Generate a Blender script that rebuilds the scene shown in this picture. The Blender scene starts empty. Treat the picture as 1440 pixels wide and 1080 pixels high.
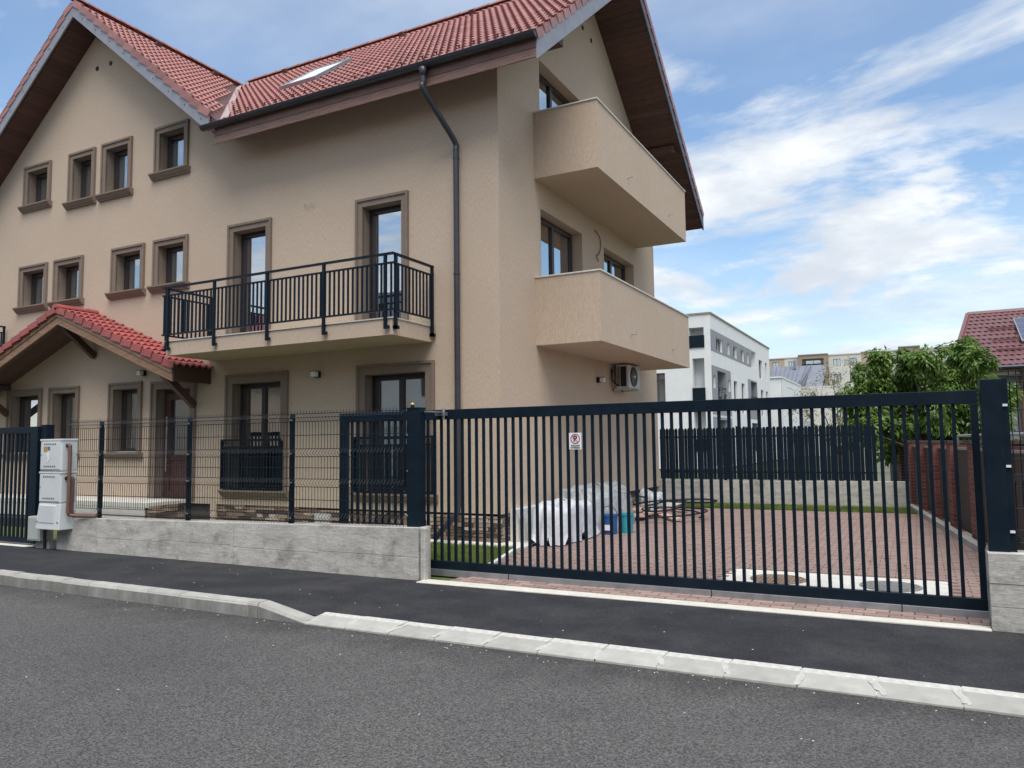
import bpy, bmesh, math, random
from mathutils import Vector, Matrix
from mathutils.geometry import tessellate_polygon
R = math.radians
random.seed(7)
scene = bpy.context.scene
COL = scene.collection

# ------------------------------------------------------------------ camera
cam_d = bpy.data.cameras.new('camera'); cam = bpy.data.objects.new('camera', cam_d); COL.objects.link(cam)
cam_d.sensor_width = 36.0; cam_d.lens = 27.04; cam_d.clip_start = 0.05; cam_d.clip_end = 3000
fw = Vector((-0.46395, 0.88245, 0.07768)); rt = Vector((0.88462, 0.46615, -0.01202)); up = Vector((0.04682, -0.06314, 0.99691))
cam.matrix_world = Matrix(((rt.x, up.x, -fw.x, 0), (rt.y, up.y, -fw.y, 0), (rt.z, up.z, -fw.z, 1.6), (0, 0, 0, 1)))
scene.camera = cam
# ------------------------------------------------------------------ light
SUN_DIR = Vector((0.26, -0.38, 0.89)).normalized()      # towards the sun: high over the street, veiled by thin cloud
world = bpy.data.worlds.new('World'); scene.world = world; world.use_nodes = True
nt = world.node_tree; N = nt.nodes; L = nt.links; N.clear()
out = N.new('ShaderNodeOutputWorld'); bg = N.new('ShaderNodeBackground'); L.new(bg.outputs[0], out.inputs[0])
bg.inputs[1].default_value = 0.10
sky = N.new('ShaderNodeTexSky'); sky.sky_type = 'NISHITA'; sky.sun_disc = False
sky.sun_elevation = math.asin(SUN_DIR.z); sky.sun_rotation = math.atan2(SUN_DIR.x, SUN_DIR.y)
sky.air_density = 1.15; sky.dust_density = 0.6; sky.ozone_density = 1.6
tc = N.new('ShaderNodeTexCoord')
sep = N.new('ShaderNodeSeparateXYZ'); L.new(tc.outputs['Generated'], sep.inputs[0])
def wm(op, a, b=None, clamp=False):
    n = N.new('ShaderNodeMath'); n.operation = op; n.use_clamp = clamp
    for i, v in enumerate((a, b)):
        if v is None: continue
        if isinstance(v, (int, float)): n.inputs[i].default_value = v
        else: L.new(v, n.inputs[i])
    return n.outputs[0]
zc = wm('MAXIMUM', sep.outputs[2], 0.0)
den = wm('ADD', zc, 0.16)
cmb = N.new('ShaderNodeCombineXYZ')
L.new(wm('DIVIDE', sep.outputs[0], den), cmb.inputs[0]); L.new(wm('DIVIDE', sep.outputs[1], den), cmb.inputs[1])
def wnoise(scale, detail, rough, loc, sc=(1, 1, 1), rot=0.0, dist=0.0):
    mp = N.new('ShaderNodeMapping'); mp.inputs['Location'].default_value = loc; mp.inputs['Scale'].default_value = sc
    mp.inputs['Rotation'].default_value = (0, 0, rot); L.new(cmb.outputs[0], mp.inputs[0])
    n = N.new('ShaderNodeTexNoise'); n.inputs['Scale'].default_value = scale; n.inputs['Detail'].default_value = detail
    n.inputs['Roughness'].default_value = rough; n.inputs['Distortion'].default_value = dist; L.new(mp.outputs[0], n.inputs['Vector'])
    return n.outputs[0]
def ramp(v, p0, p1, c0=0.0, c1=1.0):
    n = N.new('ShaderNodeMapRange'); n.interpolation_type = 'SMOOTHSTEP'
    n.inputs[1].default_value = p0; n.inputs[2].default_value = p1; n.inputs[3].default_value = c0; n.inputs[4].default_value = c1
    L.new(v, n.inputs[0]); return n.outputs[0]
def wnoise3(scale, detail, rough, loc, sc, dist=0.0):
    mp = N.new('ShaderNodeMapping'); mp.inputs['Location'].default_value = loc; mp.inputs['Scale'].default_value = sc; L.new(tc.outputs['Generated'], mp.inputs[0])
    n = N.new('ShaderNodeTexNoise'); n.inputs['Scale'].default_value = scale; n.inputs['Detail'].default_value = detail; n.inputs['Roughness'].default_value = rough; n.inputs['Distortion'].default_value = dist
    L.new(mp.outputs[0], n.inputs['Vector']); return n.outputs[0]
cum = ramp(wnoise(1.15, 10, 0.6, (5.1, 0.4, 0), (0.75, 1.15, 1), 0.35, 0.25), 0.46, 0.61)
veil = ramp(wnoise(0.55, 6, 0.55, (8.3, 2.2, 0), (0.6, 1.3, 1), 0.5), 0.38, 0.74, 0.05, 0.66)
low = ramp(wnoise3(4.2, 9, 0.58, (2.3, 0.7, 1.4), (1.0, 1.0, 3.0), 0.3), 0.46, 0.60)
low = wm('MULTIPLY', low, ramp(sep.outputs[2], 0.26, 0.42, 1.0, 0.0))
mask = wm('MAXIMUM', wm('MAXIMUM', cum, low), veil)
hz = ramp(sep.outputs[2], 0.0, 0.30, 0.50, 0.0)
mask = wm('MAXIMUM', mask, hz)
shade = wm('MULTIPLY', ramp(wnoise(1.9, 7, 0.6, (1.1, 5.0, 0)), 0.36, 0.66, 0.0, 1.0), ramp(wnoise3(6.5, 6, 0.6, (0.3, 2.2, 0.9), (1, 1, 2.6)), 0.34, 0.56, 0.35, 1.0))
ccol = N.new('ShaderNodeMix'); ccol.data_type = 'RGBA'
ccol.inputs['A'].default_value = (5.3, 5.8, 6.5, 1); ccol.inputs['B'].default_value = (8.0, 8.2, 8.3, 1); L.new(shade, ccol.inputs['Factor'])
mixc = N.new('ShaderNodeMix'); mixc.data_type = 'RGBA'
hs = N.new('ShaderNodeHueSaturation'); hs.inputs['Saturation'].default_value = 1.12; hs.inputs['Value'].default_value = 1.38; L.new(sky.outputs[0], hs.inputs['Color'])
L.new(mask, mixc.inputs['Factor']); L.new(hs.outputs[0], mixc.inputs['A']); L.new(ccol.outputs['Result'], mixc.inputs['B'])
L.new(mixc.outputs['Result'], bg.inputs[0])
sun_d = bpy.data.lights.new('sun', 'SUN'); sun = bpy.data.objects.new('sun', sun_d); COL.objects.link(sun)
sun_d.energy = 2.8; sun_d.angle = R(42); sun_d.color = (1.0, 0.94, 0.86)
sun.rotation_euler = SUN_DIR.to_track_quat('Z', 'Y').to_euler(); sun.location = SUN_DIR * 60
vs = scene.view_settings; vs.view_transform = 'Standard'; vs.look = 'None'; vs.gamma = 1.0; vs.exposure = 0.42; vs.use_curve_mapping = False

# ------------------------------------------------------------------ materials
MATS = {}
def mat(name, col, rough=0.7, metal=0.0, var=None, bump=None, stretch=(1, 1, 1), rand=0.0, col2=None, blotch=None, spec=0.5, speck=None):
    """procedural principled material. var=(scale,amount) colour noise; bump=(scale,strength,distance); blotch=(scale,colour,lo,hi); rand: per-object tint"""
    m = bpy.data.materials.new(name); m.use_nodes = True; t = m.node_tree; n = t.nodes; l = t.links
    b = n['Principled BSDF']; b.inputs['Roughness'].default_value = rough; b.inputs['Metallic'].default_value = metal
    b.inputs['Specular IOR Level'].default_value = spec
    co = n.new('ShaderNodeTexCoord'); mp = n.new('ShaderNodeMapping'); mp.inputs['Scale'].default_value = stretch
    l.new(co.outputs['Object'], mp.inputs[0])
    def noise(scale, det=4, src=None, rgh=0.6):
        x = n.new('ShaderNodeTexNoise'); x.inputs['Scale'].default_value = scale; x.inputs['Detail'].default_value = det
        x.inputs['Roughness'].default_value = rgh; l.new(src or mp.outputs[0], x.inputs['Vector']); return x.outputs[0]
    def rng(v, a, b_, c, d):
        x = n.new('ShaderNodeMapRange'); x.inputs[1].default_value = a; x.inputs[2].default_value = b_; x.inputs[3].default_value = c; x.inputs[4].default_value = d
        l.new(v, x.inputs[0]); return x.outputs[0]
    def mix(fac, a, c, blend='MIX'):
        x = n.new('ShaderNodeMix'); x.data_type = 'RGBA'; x.blend_type = blend
        for key, v in (('Factor', fac), ('A', a), ('B', c)):
            if isinstance(v, (int, float)): x.inputs[key].default_value = v
            elif isinstance(v, tuple): x.inputs[key].default_value = v if len(v) == 4 else v + (1,)
            else: l.new(v, x.inputs[key])
        return x.outputs['Result']
    c = tuple(col) + (1,)
    cur = c
    if col2 is not None:
        cur = mix(rng(noise(var[0] if var else 3, 5), 0.38, 0.62, 0, 1), c, tuple(col2) + (1,))
    elif var:
        f = rng(noise(var[0], 5), 0.3, 0.7, 1 - var[1], 1 + var[1])
        x = n.new('ShaderNodeVectorMath'); x.operation = 'SCALE'; x.inputs[0].default_value = col; l.new(f, x.inputs['Scale']); cur = x.outputs[0]
    if blotch:
        f = rng(noise(blotch[0], 6, co.outputs['Object'], 0.68), blotch[2], blotch[3], 0, 1)
        cur = mix(f, cur, tuple(blotch[1]) + (1,))
    if speck:
        v = n.new('ShaderNodeTexVoronoi'); v.inputs['Scale'].default_value = speck[0]; l.new(co.outputs['Object'], v.inputs['Vector'])
        sp = n.new('ShaderNodeSeparateColor'); l.new(v.outputs['Color'], sp.inputs[0])
        f = rng(sp.outputs[0], 0, 1, 1 - speck[1], 1 + speck[1])
        x = n.new('ShaderNodeVectorMath'); x.operation = 'SCALE'
        if isinstance(cur, tuple): x.inputs[0].default_value = cur[:3]
        else: l.new(cur, x.inputs[0])
        l.new(f, x.inputs['Scale']); cur = x.outputs[0]
    if rand:
        oi = n.new('ShaderNodeObjectInfo'); f = rng(oi.outputs['Random'], 0, 1, 1 - rand, 1 + rand)
        x = n.new('ShaderNodeVectorMath'); x.operation = 'SCALE'
        if isinstance(cur, tuple): x.inputs[0].default_value = cur[:3]
        else: l.new(cur, x.inputs[0])
        l.new(f, x.inputs['Scale']); cur = x.outputs[0]
    if isinstance(cur, tuple): b.inputs['Base Color'].default_value = cur
    else: l.new(cur, b.inputs['Base Color'])
    if bump:
        bp = n.new('ShaderNodeBump'); bp.inputs['Strength'].default_value = bump[1]; bp.inputs['Distance'].default_value = bump[2] if len(bump) > 2 else 0.01
        l.new(noise(bump[0], 4), bp.inputs['Height']); l.new(bp.outputs[0], b.inputs['Normal'])
    MATS[name] = m
    return m
STUCCO = (0.53, 0.425, 0.325)
mat('stucco', STUCCO, 0.92, var=(70, 0.16), bump=(90, 0.6, 0.010), stretch=(1, 1, 0.2), blotch=(0.5, (0.50, 0.398, 0.302), 0.45, 0.75), spec=0.15)
mat('trim', (0.225, 0.178, 0.140), 0.8, var=(6, 0.08), bump=(120, 0.15, 0.004), spec=0.2)
mat('pvc', (0.035, 0.024, 0.024), 0.4, var=(20, 0.15))
mat('metal_dark', (0.0045, 0.0125, 0.022), 0.45, var=(9, 0.25), bump=(300, 0.05, 0.001), spec=0.18, blotch=(2.5, (0.010, 0.018, 0.027), 0.5, 0.75))
mat('pvc_grey', (0.045, 0.05, 0.055), 0.5)
mat('metal_black', (0.006, 0.010, 0.015), 0.5, var=(9, 0.2), spec=0.25)
mat('gutter', (0.05, 0.05, 0.062), 0.38, 0.3, var=(5, 0.15))
mat('barge', (0.26, 0.268, 0.30), 0.5, 0.2, var=(4, 0.12))
mat('zinc', (0.38, 0.40, 0.42), 0.42, 0.7, var=(7, 0.2), bump=(60, 0.1, 0.002))
mat('lead', (0.42, 0.33, 0.31), 0.6, 0.1, var=(6, 0.15))
mat('wood', (0.20, 0.115, 0.09), 0.6, var=(14, 0.35), bump=(40, 0.2, 0.003), stretch=(0.25, 3, 3), rand=0.18)
mat('wood_dark', (0.078, 0.037, 0.029), 0.6, var=(16, 0.4), bump=(40, 0.2, 0.003), stretch=(0.5, 3, 3), rand=0.25)  # on soffit boards this is the brown wood with shade put into its colour
mat('wood_light', (0.27, 0.155, 0.095), 0.6, var=(10, 0.3), bump=(40, 0.2, 0.003), stretch=(0.4, 3, 3), rand=0.15)
mat('tile', (0.32, 0.142, 0.122), 0.42, var=(9, 0.18), bump=(90, 0.15, 0.003), rand=0.18, blotch=(3.0, (0.25, 0.09, 0.08), 0.52, 0.72))
mat('tile_porch', (0.33, 0.078, 0.070), 0.45, var=(12, 0.14), bump=(90, 0.15, 0.003), rand=0.12)
mat('tile_brown', (0.10, 0.045, 0.04), 0.6, var=(9, 0.2))
mat('stone', (0.30, 0.225, 0.165), 0.85, var=(14, 0.35), bump=(25, 0.6, 0.015), rand=0.75, blotch=(5, (0.09, 0.06, 0.045), 0.48, 0.62))
mat('mortar', (0.05, 0.042, 0.036), 0.95, var=(10, 0.2))
mat('concrete', (0.47, 0.46, 0.42), 0.9, var=(7, 0.20), bump=(22, 0.5, 0.010), stretch=(0.5, 1, 1.5), blotch=(2.6, (0.19, 0.18, 0.15), 0.52, 0.76), spec=0.2, speck=(70, 0.10))
mat('concrete_light', (0.62, 0.61, 0.56), 0.9, var=(6, 0.12), bump=(45, 0.3, 0.006), blotch=(3, (0.44, 0.43, 0.39), 0.55, 0.8), spec=0.2)
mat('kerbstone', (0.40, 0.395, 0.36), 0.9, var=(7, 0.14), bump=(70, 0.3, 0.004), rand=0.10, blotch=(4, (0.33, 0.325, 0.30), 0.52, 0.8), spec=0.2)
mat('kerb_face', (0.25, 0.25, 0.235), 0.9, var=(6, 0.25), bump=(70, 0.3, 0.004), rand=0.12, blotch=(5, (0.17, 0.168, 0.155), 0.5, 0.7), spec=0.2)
mat('mortar_smear', (0.47, 0.465, 0.43), 0.95, var=(20, 0.12), bump=(60, 0.5, 0.006))
mat('mortar_light', (0.54, 0.53, 0.49), 0.95, var=(20, 0.2), bump=(60, 0.5, 0.008))
mat('paint_white', (0.62, 0.605, 0.53), 0.85, var=(8, 0.1), bump=(50, 0.2, 0.004), blotch=(5, (0.55, 0.53, 0.46), 0.6, 0.8))
mat('paver', (0.325, 0.235, 0.205), 0.9, var=(30, 0.18), bump=(90, 0.35, 0.004), rand=0.2, blotch=(1.2, (0.275, 0.20, 0.178), 0.45, 0.75), spec=0.2)
mat('joint', (0.20, 0.145, 0.13), 0.95, var=(20, 0.2))
mat('grass', (0.09, 0.13, 0.03), 0.8, var=(6, 0.45), rand=0.1)
mat('soil', (0.10, 0.13, 0.035), 0.95, var=(5, 0.35), bump=(30, 0.5, 0.02))
mat('cabinet', (0.60, 0.64, 0.64), 0.45, var=(3, 0.06), bump=(100, 0.08, 0.001))
mat('cabinet_grey', (0.40, 0.43, 0.40), 0.55, var=(3, 0.06))
mat('black', (0.008, 0.008, 0.01), 0.5)
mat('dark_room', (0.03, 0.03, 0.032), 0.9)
mat('pipe_brown', (0.16, 0.09, 0.075), 0.5, var=(8, 0.15))
mat('white_plastic', (0.72, 0.73, 0.74), 0.4, var=(4, 0.05))
mat('curtain', (0.66, 0.68, 0.68), 0.9, var=(5, 0.06))
mat('blind', (0.55, 0.57, 0.57), 0.7)
mat('ac_white', (0.52, 0.52, 0.50), 0.45, var=(4, 0.06))
mat('tarp', (0.56, 0.57, 0.60), 0.42, var=(5, 0.1), bump=(14, 0.5, 0.02), blotch=(5, (0.5, 0.52, 0.55), 0.55, 0.8))
mat('bucket_blue', (0.02, 0.09, 0.27), 0.4, var=(5, 0.1))
mat('bucket_teal', (0.03, 0.30, 0.36), 0.4, var=(5, 0.1))
mat('rubber', (0.012, 0.012, 0.014), 0.55)
mat('board', (0.42, 0.30, 0.24), 0.8, var=(8, 0.25), rand=0.35)
mat('brick', (0.165, 0.052, 0.042), 0.85, var=(25, 0.25), bump=(50, 0.3, 0.004), rand=0.3)
mat('brick_mortar', (0.32, 0.27, 0.24), 0.9, var=(10, 0.15))
mat('fence_wood', (0.05, 0.036, 0.032), 0.8, var=(12, 0.4), stretch=(3, 3, 0.3), bump=(40, 0.3, 0.004))
mat('render_white', (0.72, 0.73, 0.72), 0.9, var=(2, 0.05), bump=(20, 0.1, 0.004), spec=0.2)
mat('render_grey', (0.28, 0.29, 0.31), 0.9, var=(2, 0.05), spec=0.2)
mat('render_beige', (0.42, 0.345, 0.27), 0.9, var=(0.6, 0.06), spec=0.2)
mat('render_brown', (0.30, 0.245, 0.195), 0.9, var=(0.6, 0.06), spec=0.2)
mat('render_cream', (0.60, 0.58, 0.53), 0.9, var=(0.6, 0.05), spec=0.2)
mat('seam_roof', (0.20, 0.22, 0.265), 0.5, 0.2, var=(1, 0.1))
mat('tile_neighbour', (0.16, 0.07, 0.07), 0.42, var=(6, 0.15), rand=0.1)
mat('tile_grey', (0.09, 0.095, 0.105), 0.6, var=(3, 0.2))
mat('panel_blue', (0.035, 0.055, 0.12), 0.2, var=(4, 0.2))
mat('bark', (0.10, 0.075, 0.055), 0.9, var=(10, 0.3), bump=(20, 0.6, 0.02))
mat('gold', (0.55, 0.38, 0.08), 0.35, 0.4)
mat('sign_white', (0.78, 0.79, 0.80), 0.4)
mat('sign_red', (0.42, 0.02, 0.05), 0.45)
mat('sign_ink', (0.02, 0.02, 0.03), 0.5)
mat('sticker_orange', (0.45, 0.25, 0.04), 0.5)
mat('sticker_blue', (0.10, 0.16, 0.32), 0.5)
mat('grate', (0.24, 0.235, 0.225), 0.6, 0.2, var=(12, 0.25), bump=(60, 0.4, 0.004))
mat('grate_rust', (0.26, 0.185, 0.13), 0.7, 0.2, var=(12, 0.3), bump=(60, 0.4, 0.004))
mat('asphalt_new', (0.027, 0.028, 0.032), 0.85, var=(2.2, 0.25), bump=(110, 1.0, 0.008), blotch=(1.1, (0.048, 0.047, 0.047), 0.48, 0.72), speck=(150, 0.5), spec=0.35)
mat('asphalt_road', (0.112, 0.109, 0.105), 0.88, var=(48, 0.30), bump=(110, 1.0, 0.009), blotch=(0.42, (0.083, 0.081, 0.080), 0.42, 0.72), speck=(115, 0.55), spec=0.3)
mat('ground_far', (0.12, 0.13, 0.08), 0.95, var=(0.2, 0.3))
mat('chip', (0.55, 0.53, 0.50), 0.8, rand=0.2)
def leaf_mat(name, c1, c2):
    m = bpy.data.materials.new(name); m.use_nodes = True; t = m.node_tree; n = t.nodes; l = t.links; n.clear()
    o = n.new('ShaderNodeOutputMaterial'); mx = n.new('ShaderNodeMixShader'); mx.inputs[0].default_value = 0.35
    p = n.new('ShaderNodeBsdfPrincipled'); p.inputs['Roughness'].default_value = 0.45; tr = n.new('ShaderNodeBsdfTranslucent')
    co = n.new('ShaderNodeTexCoord'); no = n.new('ShaderNodeTexNoise'); no.inputs['Scale'].default_value = 2.4; no.inputs['Detail'].default_value = 5
    l.new(co.outputs['Object'], no.inputs['Vector'])
    mr = n.new('ShaderNodeMapRange'); mr.inputs[1].default_value = .35; mr.inputs[2].default_value = .65; l.new(no.outputs[0], mr.inputs[0])
    mc = n.new('ShaderNodeMix'); mc.data_type = 'RGBA'; mc.inputs['A'].default_value = c1 + (1,); mc.inputs['B'].default_value = c2 + (1,); l.new(mr.outputs[0], mc.inputs['Factor'])
    l.new(mc.outputs['Result'], p.inputs['Base Color']); l.new(mc.outputs['Result'], tr.inputs['Color'])
    l.new(p.outputs[0], mx.inputs[1]); l.new(tr.outputs[0], mx.inputs[2]); l.new(mx.outputs[0], o.inputs[0]); MATS[name] = m
def kerb_dirt():
    m = MATS['asphalt_road']; t = m.node_tree; n = t.nodes; l = t.links; b = n['Principled BSDF']; old = b.inputs['Base Color'].links[0].from_socket
    co = n.new('ShaderNodeTexCoord'); sp = n.new('ShaderNodeSeparateXYZ'); l.new(co.outputs['Object'], sp.inputs[0])
    no = n.new('ShaderNodeTexNoise'); no.inputs['Scale'].default_value = 2.6; no.inputs['Detail'].default_value = 7; l.new(co.outputs['Object'], no.inputs['Vector'])
    ad = n.new('ShaderNodeMath'); ad.operation = 'MULTIPLY_ADD'; ad.inputs[1].default_value = 1.3; l.new(no.outputs[0], ad.inputs[0]); l.new(sp.outputs[1], ad.inputs[2])
    mr = n.new('ShaderNodeMapRange'); mr.inputs[1].default_value = 5.45; mr.inputs[2].default_value = 6.05; mr.inputs[3].default_value = 1.0; mr.inputs[4].default_value = 0.62; l.new(ad.outputs[0], mr.inputs[0])
    x = n.new('ShaderNodeVectorMath'); x.operation = 'SCALE'; l.new(old, x.inputs[0]); l.new(mr.outputs[0], x.inputs['Scale']); l.new(x.outputs[0], b.inputs['Base Color'])
kerb_dirt()
leaf_mat('leaf', (0.085, 0.175, 0.03), (0.23, 0.35, 0.08))
leaf_mat('leaf_pale', (0.16, 0.19, 0.06), (0.30, 0.29, 0.15))
leaf_mat('blade', (0.12, 0.19, 0.035), (0.27, 0.33, 0.08))
def glass_mat(name, refl, tint, transp):
    m = bpy.data.materials.new(name); m.use_nodes = True; t = m.node_tree; n = t.nodes; l = t.links; n.clear()
    o = n.new('ShaderNodeOutputMaterial'); gl = n.new('ShaderNodeBsdfGlossy'); gl.inputs['Roughness'].default_value = 0.0
    gl.inputs['Color'].default_value = (0.92, 0.96, 1.0, 1)
    df = n.new('ShaderNodeBsdfDiffuse'); df.inputs[0].default_value = tint + (1,); tp = n.new('ShaderNodeBsdfTransparent'); tp.inputs[0].default_value = (0.8, 0.86, 0.84, 1)
    m1 = n.new('ShaderNodeMixShader'); m1.inputs[0].default_value = transp; l.new(df.outputs[0], m1.inputs[1]); l.new(tp.outputs[0], m1.inputs[2])
    fr = n.new('ShaderNodeFresnel'); fr.inputs[0].default_value = 1.6
    mr = n.new('ShaderNodeMapRange'); mr.inputs[3].default_value = refl; mr.inputs[4].default_value = 1.0; l.new(fr.outputs[0], mr.inputs[0])
    co = n.new('ShaderNodeTexCoord'); no = n.new('ShaderNodeTexNoise'); no.inputs['Scale'].default_value = 1.1; l.new(co.outputs['Object'], no.inputs['Vector'])
    bp = n.new('ShaderNodeBump'); bp.inputs['Strength'].default_value = 0.05; bp.inputs['Distance'].default_value = 0.03; l.new(no.outputs[0], bp.inputs['Height']); l.new(bp.outputs[0], gl.inputs['Normal'])
    m2 = n.new('ShaderNodeMixShader'); l.new(mr.outputs[0], m2.inputs[0]); l.new(m1.outputs[0], m2.inputs[1]); l.new(gl.outputs[0], m2.inputs[2])
    l.new(m2.outputs[0], o.inputs[0]); MATS[name] = m
glass_mat('glass', 0.58, (0.02, 0.025, 0.028), 0.75)
glass_mat('glass_far', 0.42, (0.09, 0.10, 0.11), 0.0)
glass_mat('glass_clear', 0.42, (0.10, 0.11, 0.11), 0.9)
def film_mat():
    m = bpy.data.materials.new('film'); m.use_nodes = True; t = m.node_tree; n = t.nodes; l = t.links; p = n['Principled BSDF']
    p.inputs['Base Color'].default_value = (0.50, 0.53, 0.54, 1); p.inputs['Roughness'].default_value = 0.18; p.inputs['Alpha'].default_value = 0.5
    co = n.new('ShaderNodeTexCoord'); no = n.new('ShaderNodeTexNoise'); no.inputs['Scale'].default_value = 9; no.inputs['Detail'].default_value = 6; l.new(co.outputs['Object'], no.inputs['Vector'])
    bp = n.new('ShaderNodeBump'); bp.inputs['Strength'].default_value = 0.8; bp.inputs['Distance'].default_value = 0.04; l.new(no.outputs[0], bp.inputs['Height']); l.new(bp.outputs[0], p.inputs['Normal'])
    MATS['film'] = m
film_mat()
def ramp_by_object(mname, stops):
    m = MATS[mname]; t = m.node_tree; n = t.nodes; l = t.links; b = n['Principled BSDF']
    old = b.inputs['Base Color'].links[0].from_socket
    oi = n.new('ShaderNodeObjectInfo'); cr = n.new('ShaderNodeValToRGB'); cr.color_ramp.interpolation = 'CONSTANT'; el = cr.color_ramp.elements
    while len(el) < len(stops): el.new(0.5)
    for e_, (p_, c_) in zip(el, stops): e_.position = p_; e_.color = c_ + (1,)
    l.new(oi.outputs['Random'], cr.inputs[0]); mx = n.new('ShaderNodeMix'); mx.data_type = 'RGBA'; mx.inputs['Factor'].default_value = 0.62
    l.new(old, mx.inputs['A']); l.new(cr.outputs[0], mx.inputs['B']); l.new(mx.outputs['Result'], b.inputs['Base Color'])
ramp_by_object('stone', [(0.0, (0.06, 0.04, 0.032)), (0.22, (0.26, 0.17, 0.11)), (0.45, (0.46, 0.36, 0.26)), (0.6, (0.14, 0.085, 0.062)), (0.8, (0.58, 0.50, 0.40)), (0.9, (0.30, 0.24, 0.19))])

# ------------------------------------------------------------------ helpers
class MB:
    def __init__(s): s.v = []; s.f = []
    def quad(s, *p):
        i = len(s.v); s.v += [tuple(q) for q in p]; s.f.append(tuple(range(i, i + len(p)))); return s
    def box(s, x0, x1, y0, y1, z0, z1):
        i = len(s.v)
        s.v += [(x0, y0, z0), (x1, y0, z0), (x1, y1, z0), (x0, y1, z0), (x0, y0, z1), (x1, y0, z1), (x1, y1, z1), (x0, y1, z1)]
        s.f += [tuple(i + k for k in q) for q in ((0, 3, 2, 1), (4, 5, 6, 7), (0, 1, 5, 4), (1, 2, 6, 5), (2, 3, 7, 6), (3, 0, 4, 7))]; return s
    def bar(s, a, b, w, h, upv=(0, 0, 1)):
        a = Vector(a); b = Vector(b); d = (b - a).normalized(); u = Vector(upv); r = d.cross(u)
        if r.length < 1e-4: r = d.cross(Vector((0, 1, 0)))
        r.normalize(); u = r.cross(d).normalized(); i = len(s.v)
        for p in (a, b):
            for sx, sz in ((-1, -1), (1, -1), (1, 1), (-1, 1)): s.v.append(tuple(p + r * sx * w / 2 + u * sz * h / 2))
        s.f += [tuple(i + k for k in q) for q in ((0, 1, 2, 3), (7, 6, 5, 4), (0, 4, 5, 1), (1, 5, 6, 2), (2, 6, 7, 3), (3, 7, 4, 0))]; return s
    def tube(s, pts, r, n=8, cap=True):
        pts = [Vector(p) for p in pts]; m = len(pts); rr = r if isinstance(r, (list, tuple)) else [r] * m
        base = len(s.v); prev = None
        for k, p in enumerate(pts):
            d = (pts[min(k + 1, m - 1)] - pts[max(k - 1, 0)]).normalized()
            if prev is None:
                a = d.cross(Vector((0, 0, 1)))
                if a.length < 1e-3: a = d.cross(Vector((1, 0, 0)))
            else: a = prev - d * prev.dot(d)
            a.normalize(); prev = a; b = d.cross(a)
            for j in range(n):
                t = 2 * math.pi * j / n; s.v.append(tuple(p + (a * math.cos(t) + b * math.sin(t)) * rr[k]))
        for k in range(m - 1):
            for j in range(n):
                s.f.append((base + k * n + j, base + k * n + (j + 1) % n, base + (k + 1) * n + (j + 1) % n, base + (k + 1) * n + j))
        if cap:
            s.f.append(tuple(base + j for j in reversed(range(n)))); s.f.append(tuple(base + (m - 1) * n + j for j in range(n)))
        return s
    def lathe(s, prof, c, n=20):
        base = len(s.v)
        for (r, z) in prof:
            for j in range(n):
                t = 2 * math.pi * j / n; s.v.append((c[0] + r * math.cos(t), c[1] + r * math.sin(t), c[2] + z))
        for k in range(len(prof) - 1):
            for j in range(n): s.f.append((base + k * n + j, base + k * n + (j + 1) % n, base + (k + 1) * n + (j + 1) % n, base + (k + 1) * n + j))
        s.f.append(tuple(base + (len(prof) - 1) * n + j for j in range(n))); s.f.append(tuple(base + j for j in reversed(range(n)))); return s
    def prism(s, poly, p0, p1):
        """poly: list of 3d points (closed), extruded along p1-p0"""
        d = Vector(p1) - Vector(p0); i = len(s.v); n = len(poly)
        s.v += [tuple(Vector(q)) for q in poly] + [tuple(Vector(q) + d) for q in poly]
        s.f.append(tuple(i + k for k in range(n))); s.f.append(tuple(i + n + k for k in reversed(range(n))))
        for k in range(n): s.f.append((i + k, i + n + k, i + n + (k + 1) % n, i + (k + 1) % n))
        return s
    def mesh(s, name, m, smooth=False, norm=True):
        me = bpy.data.meshes.new(name); me.from_pydata(s.v, [], s.f)
        if norm:
            b = bmesh.new(); b.from_mesh(me); bmesh.ops.recalc_face_normals(b, faces=b.faces); b.to_mesh(me); b.free()
        if smooth: me.polygons.foreach_set('use_smooth', [True] * len(me.polygons))
        if m: me.materials.append(MATS[m])
        me.update(); return me
    def build(s, name, m, parent=None, smooth=False, bevel=0.0, norm=True):
        o = bpy.data.objects.new(name, s.mesh(name, m, smooth, norm)); put(o, parent)
        if bevel:
            b = o.modifiers.new('bevel', 'BEVEL'); b.width = bevel; b.segments = 2; b.limit_method = 'ANGLE'
        return o
def put(o, parent=None):
    COL.objects.link(o)
    if parent is not None:
        o.parent = parent
        if parent.type == 'EMPTY': o.location = o.location - parent.location
    return o
def thing(name, label, cat, loc=(0, 0, 0), group=None):
    o = bpy.data.objects.new(name, None); COL.objects.link(o); o.location = loc; o.empty_display_size = 0.1
    return tag(o, label, cat, group)
def tag(o, label, cat, group=None, kind=None):
    o['label'] = label; o['category'] = cat
    if group: o['group'] = group
    if kind: o['kind'] = kind
    return o
def struct(o): o['kind'] = 'structure'; return o
def stuff(o): o['kind'] = 'stuff'; return o
def piece(name, me, M, parent):
    o = bpy.data.objects.new(name, me); o.matrix_world = M; COL.objects.link(o); o.parent = parent
    if parent.type == 'EMPTY': o.matrix_parent_inverse = Matrix.Translation(-parent.location)
    return o
def box(name, m, parent, *a, bevel=0.0): return MB().box(*a).build(name, m, parent, bevel=bevel)
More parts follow.
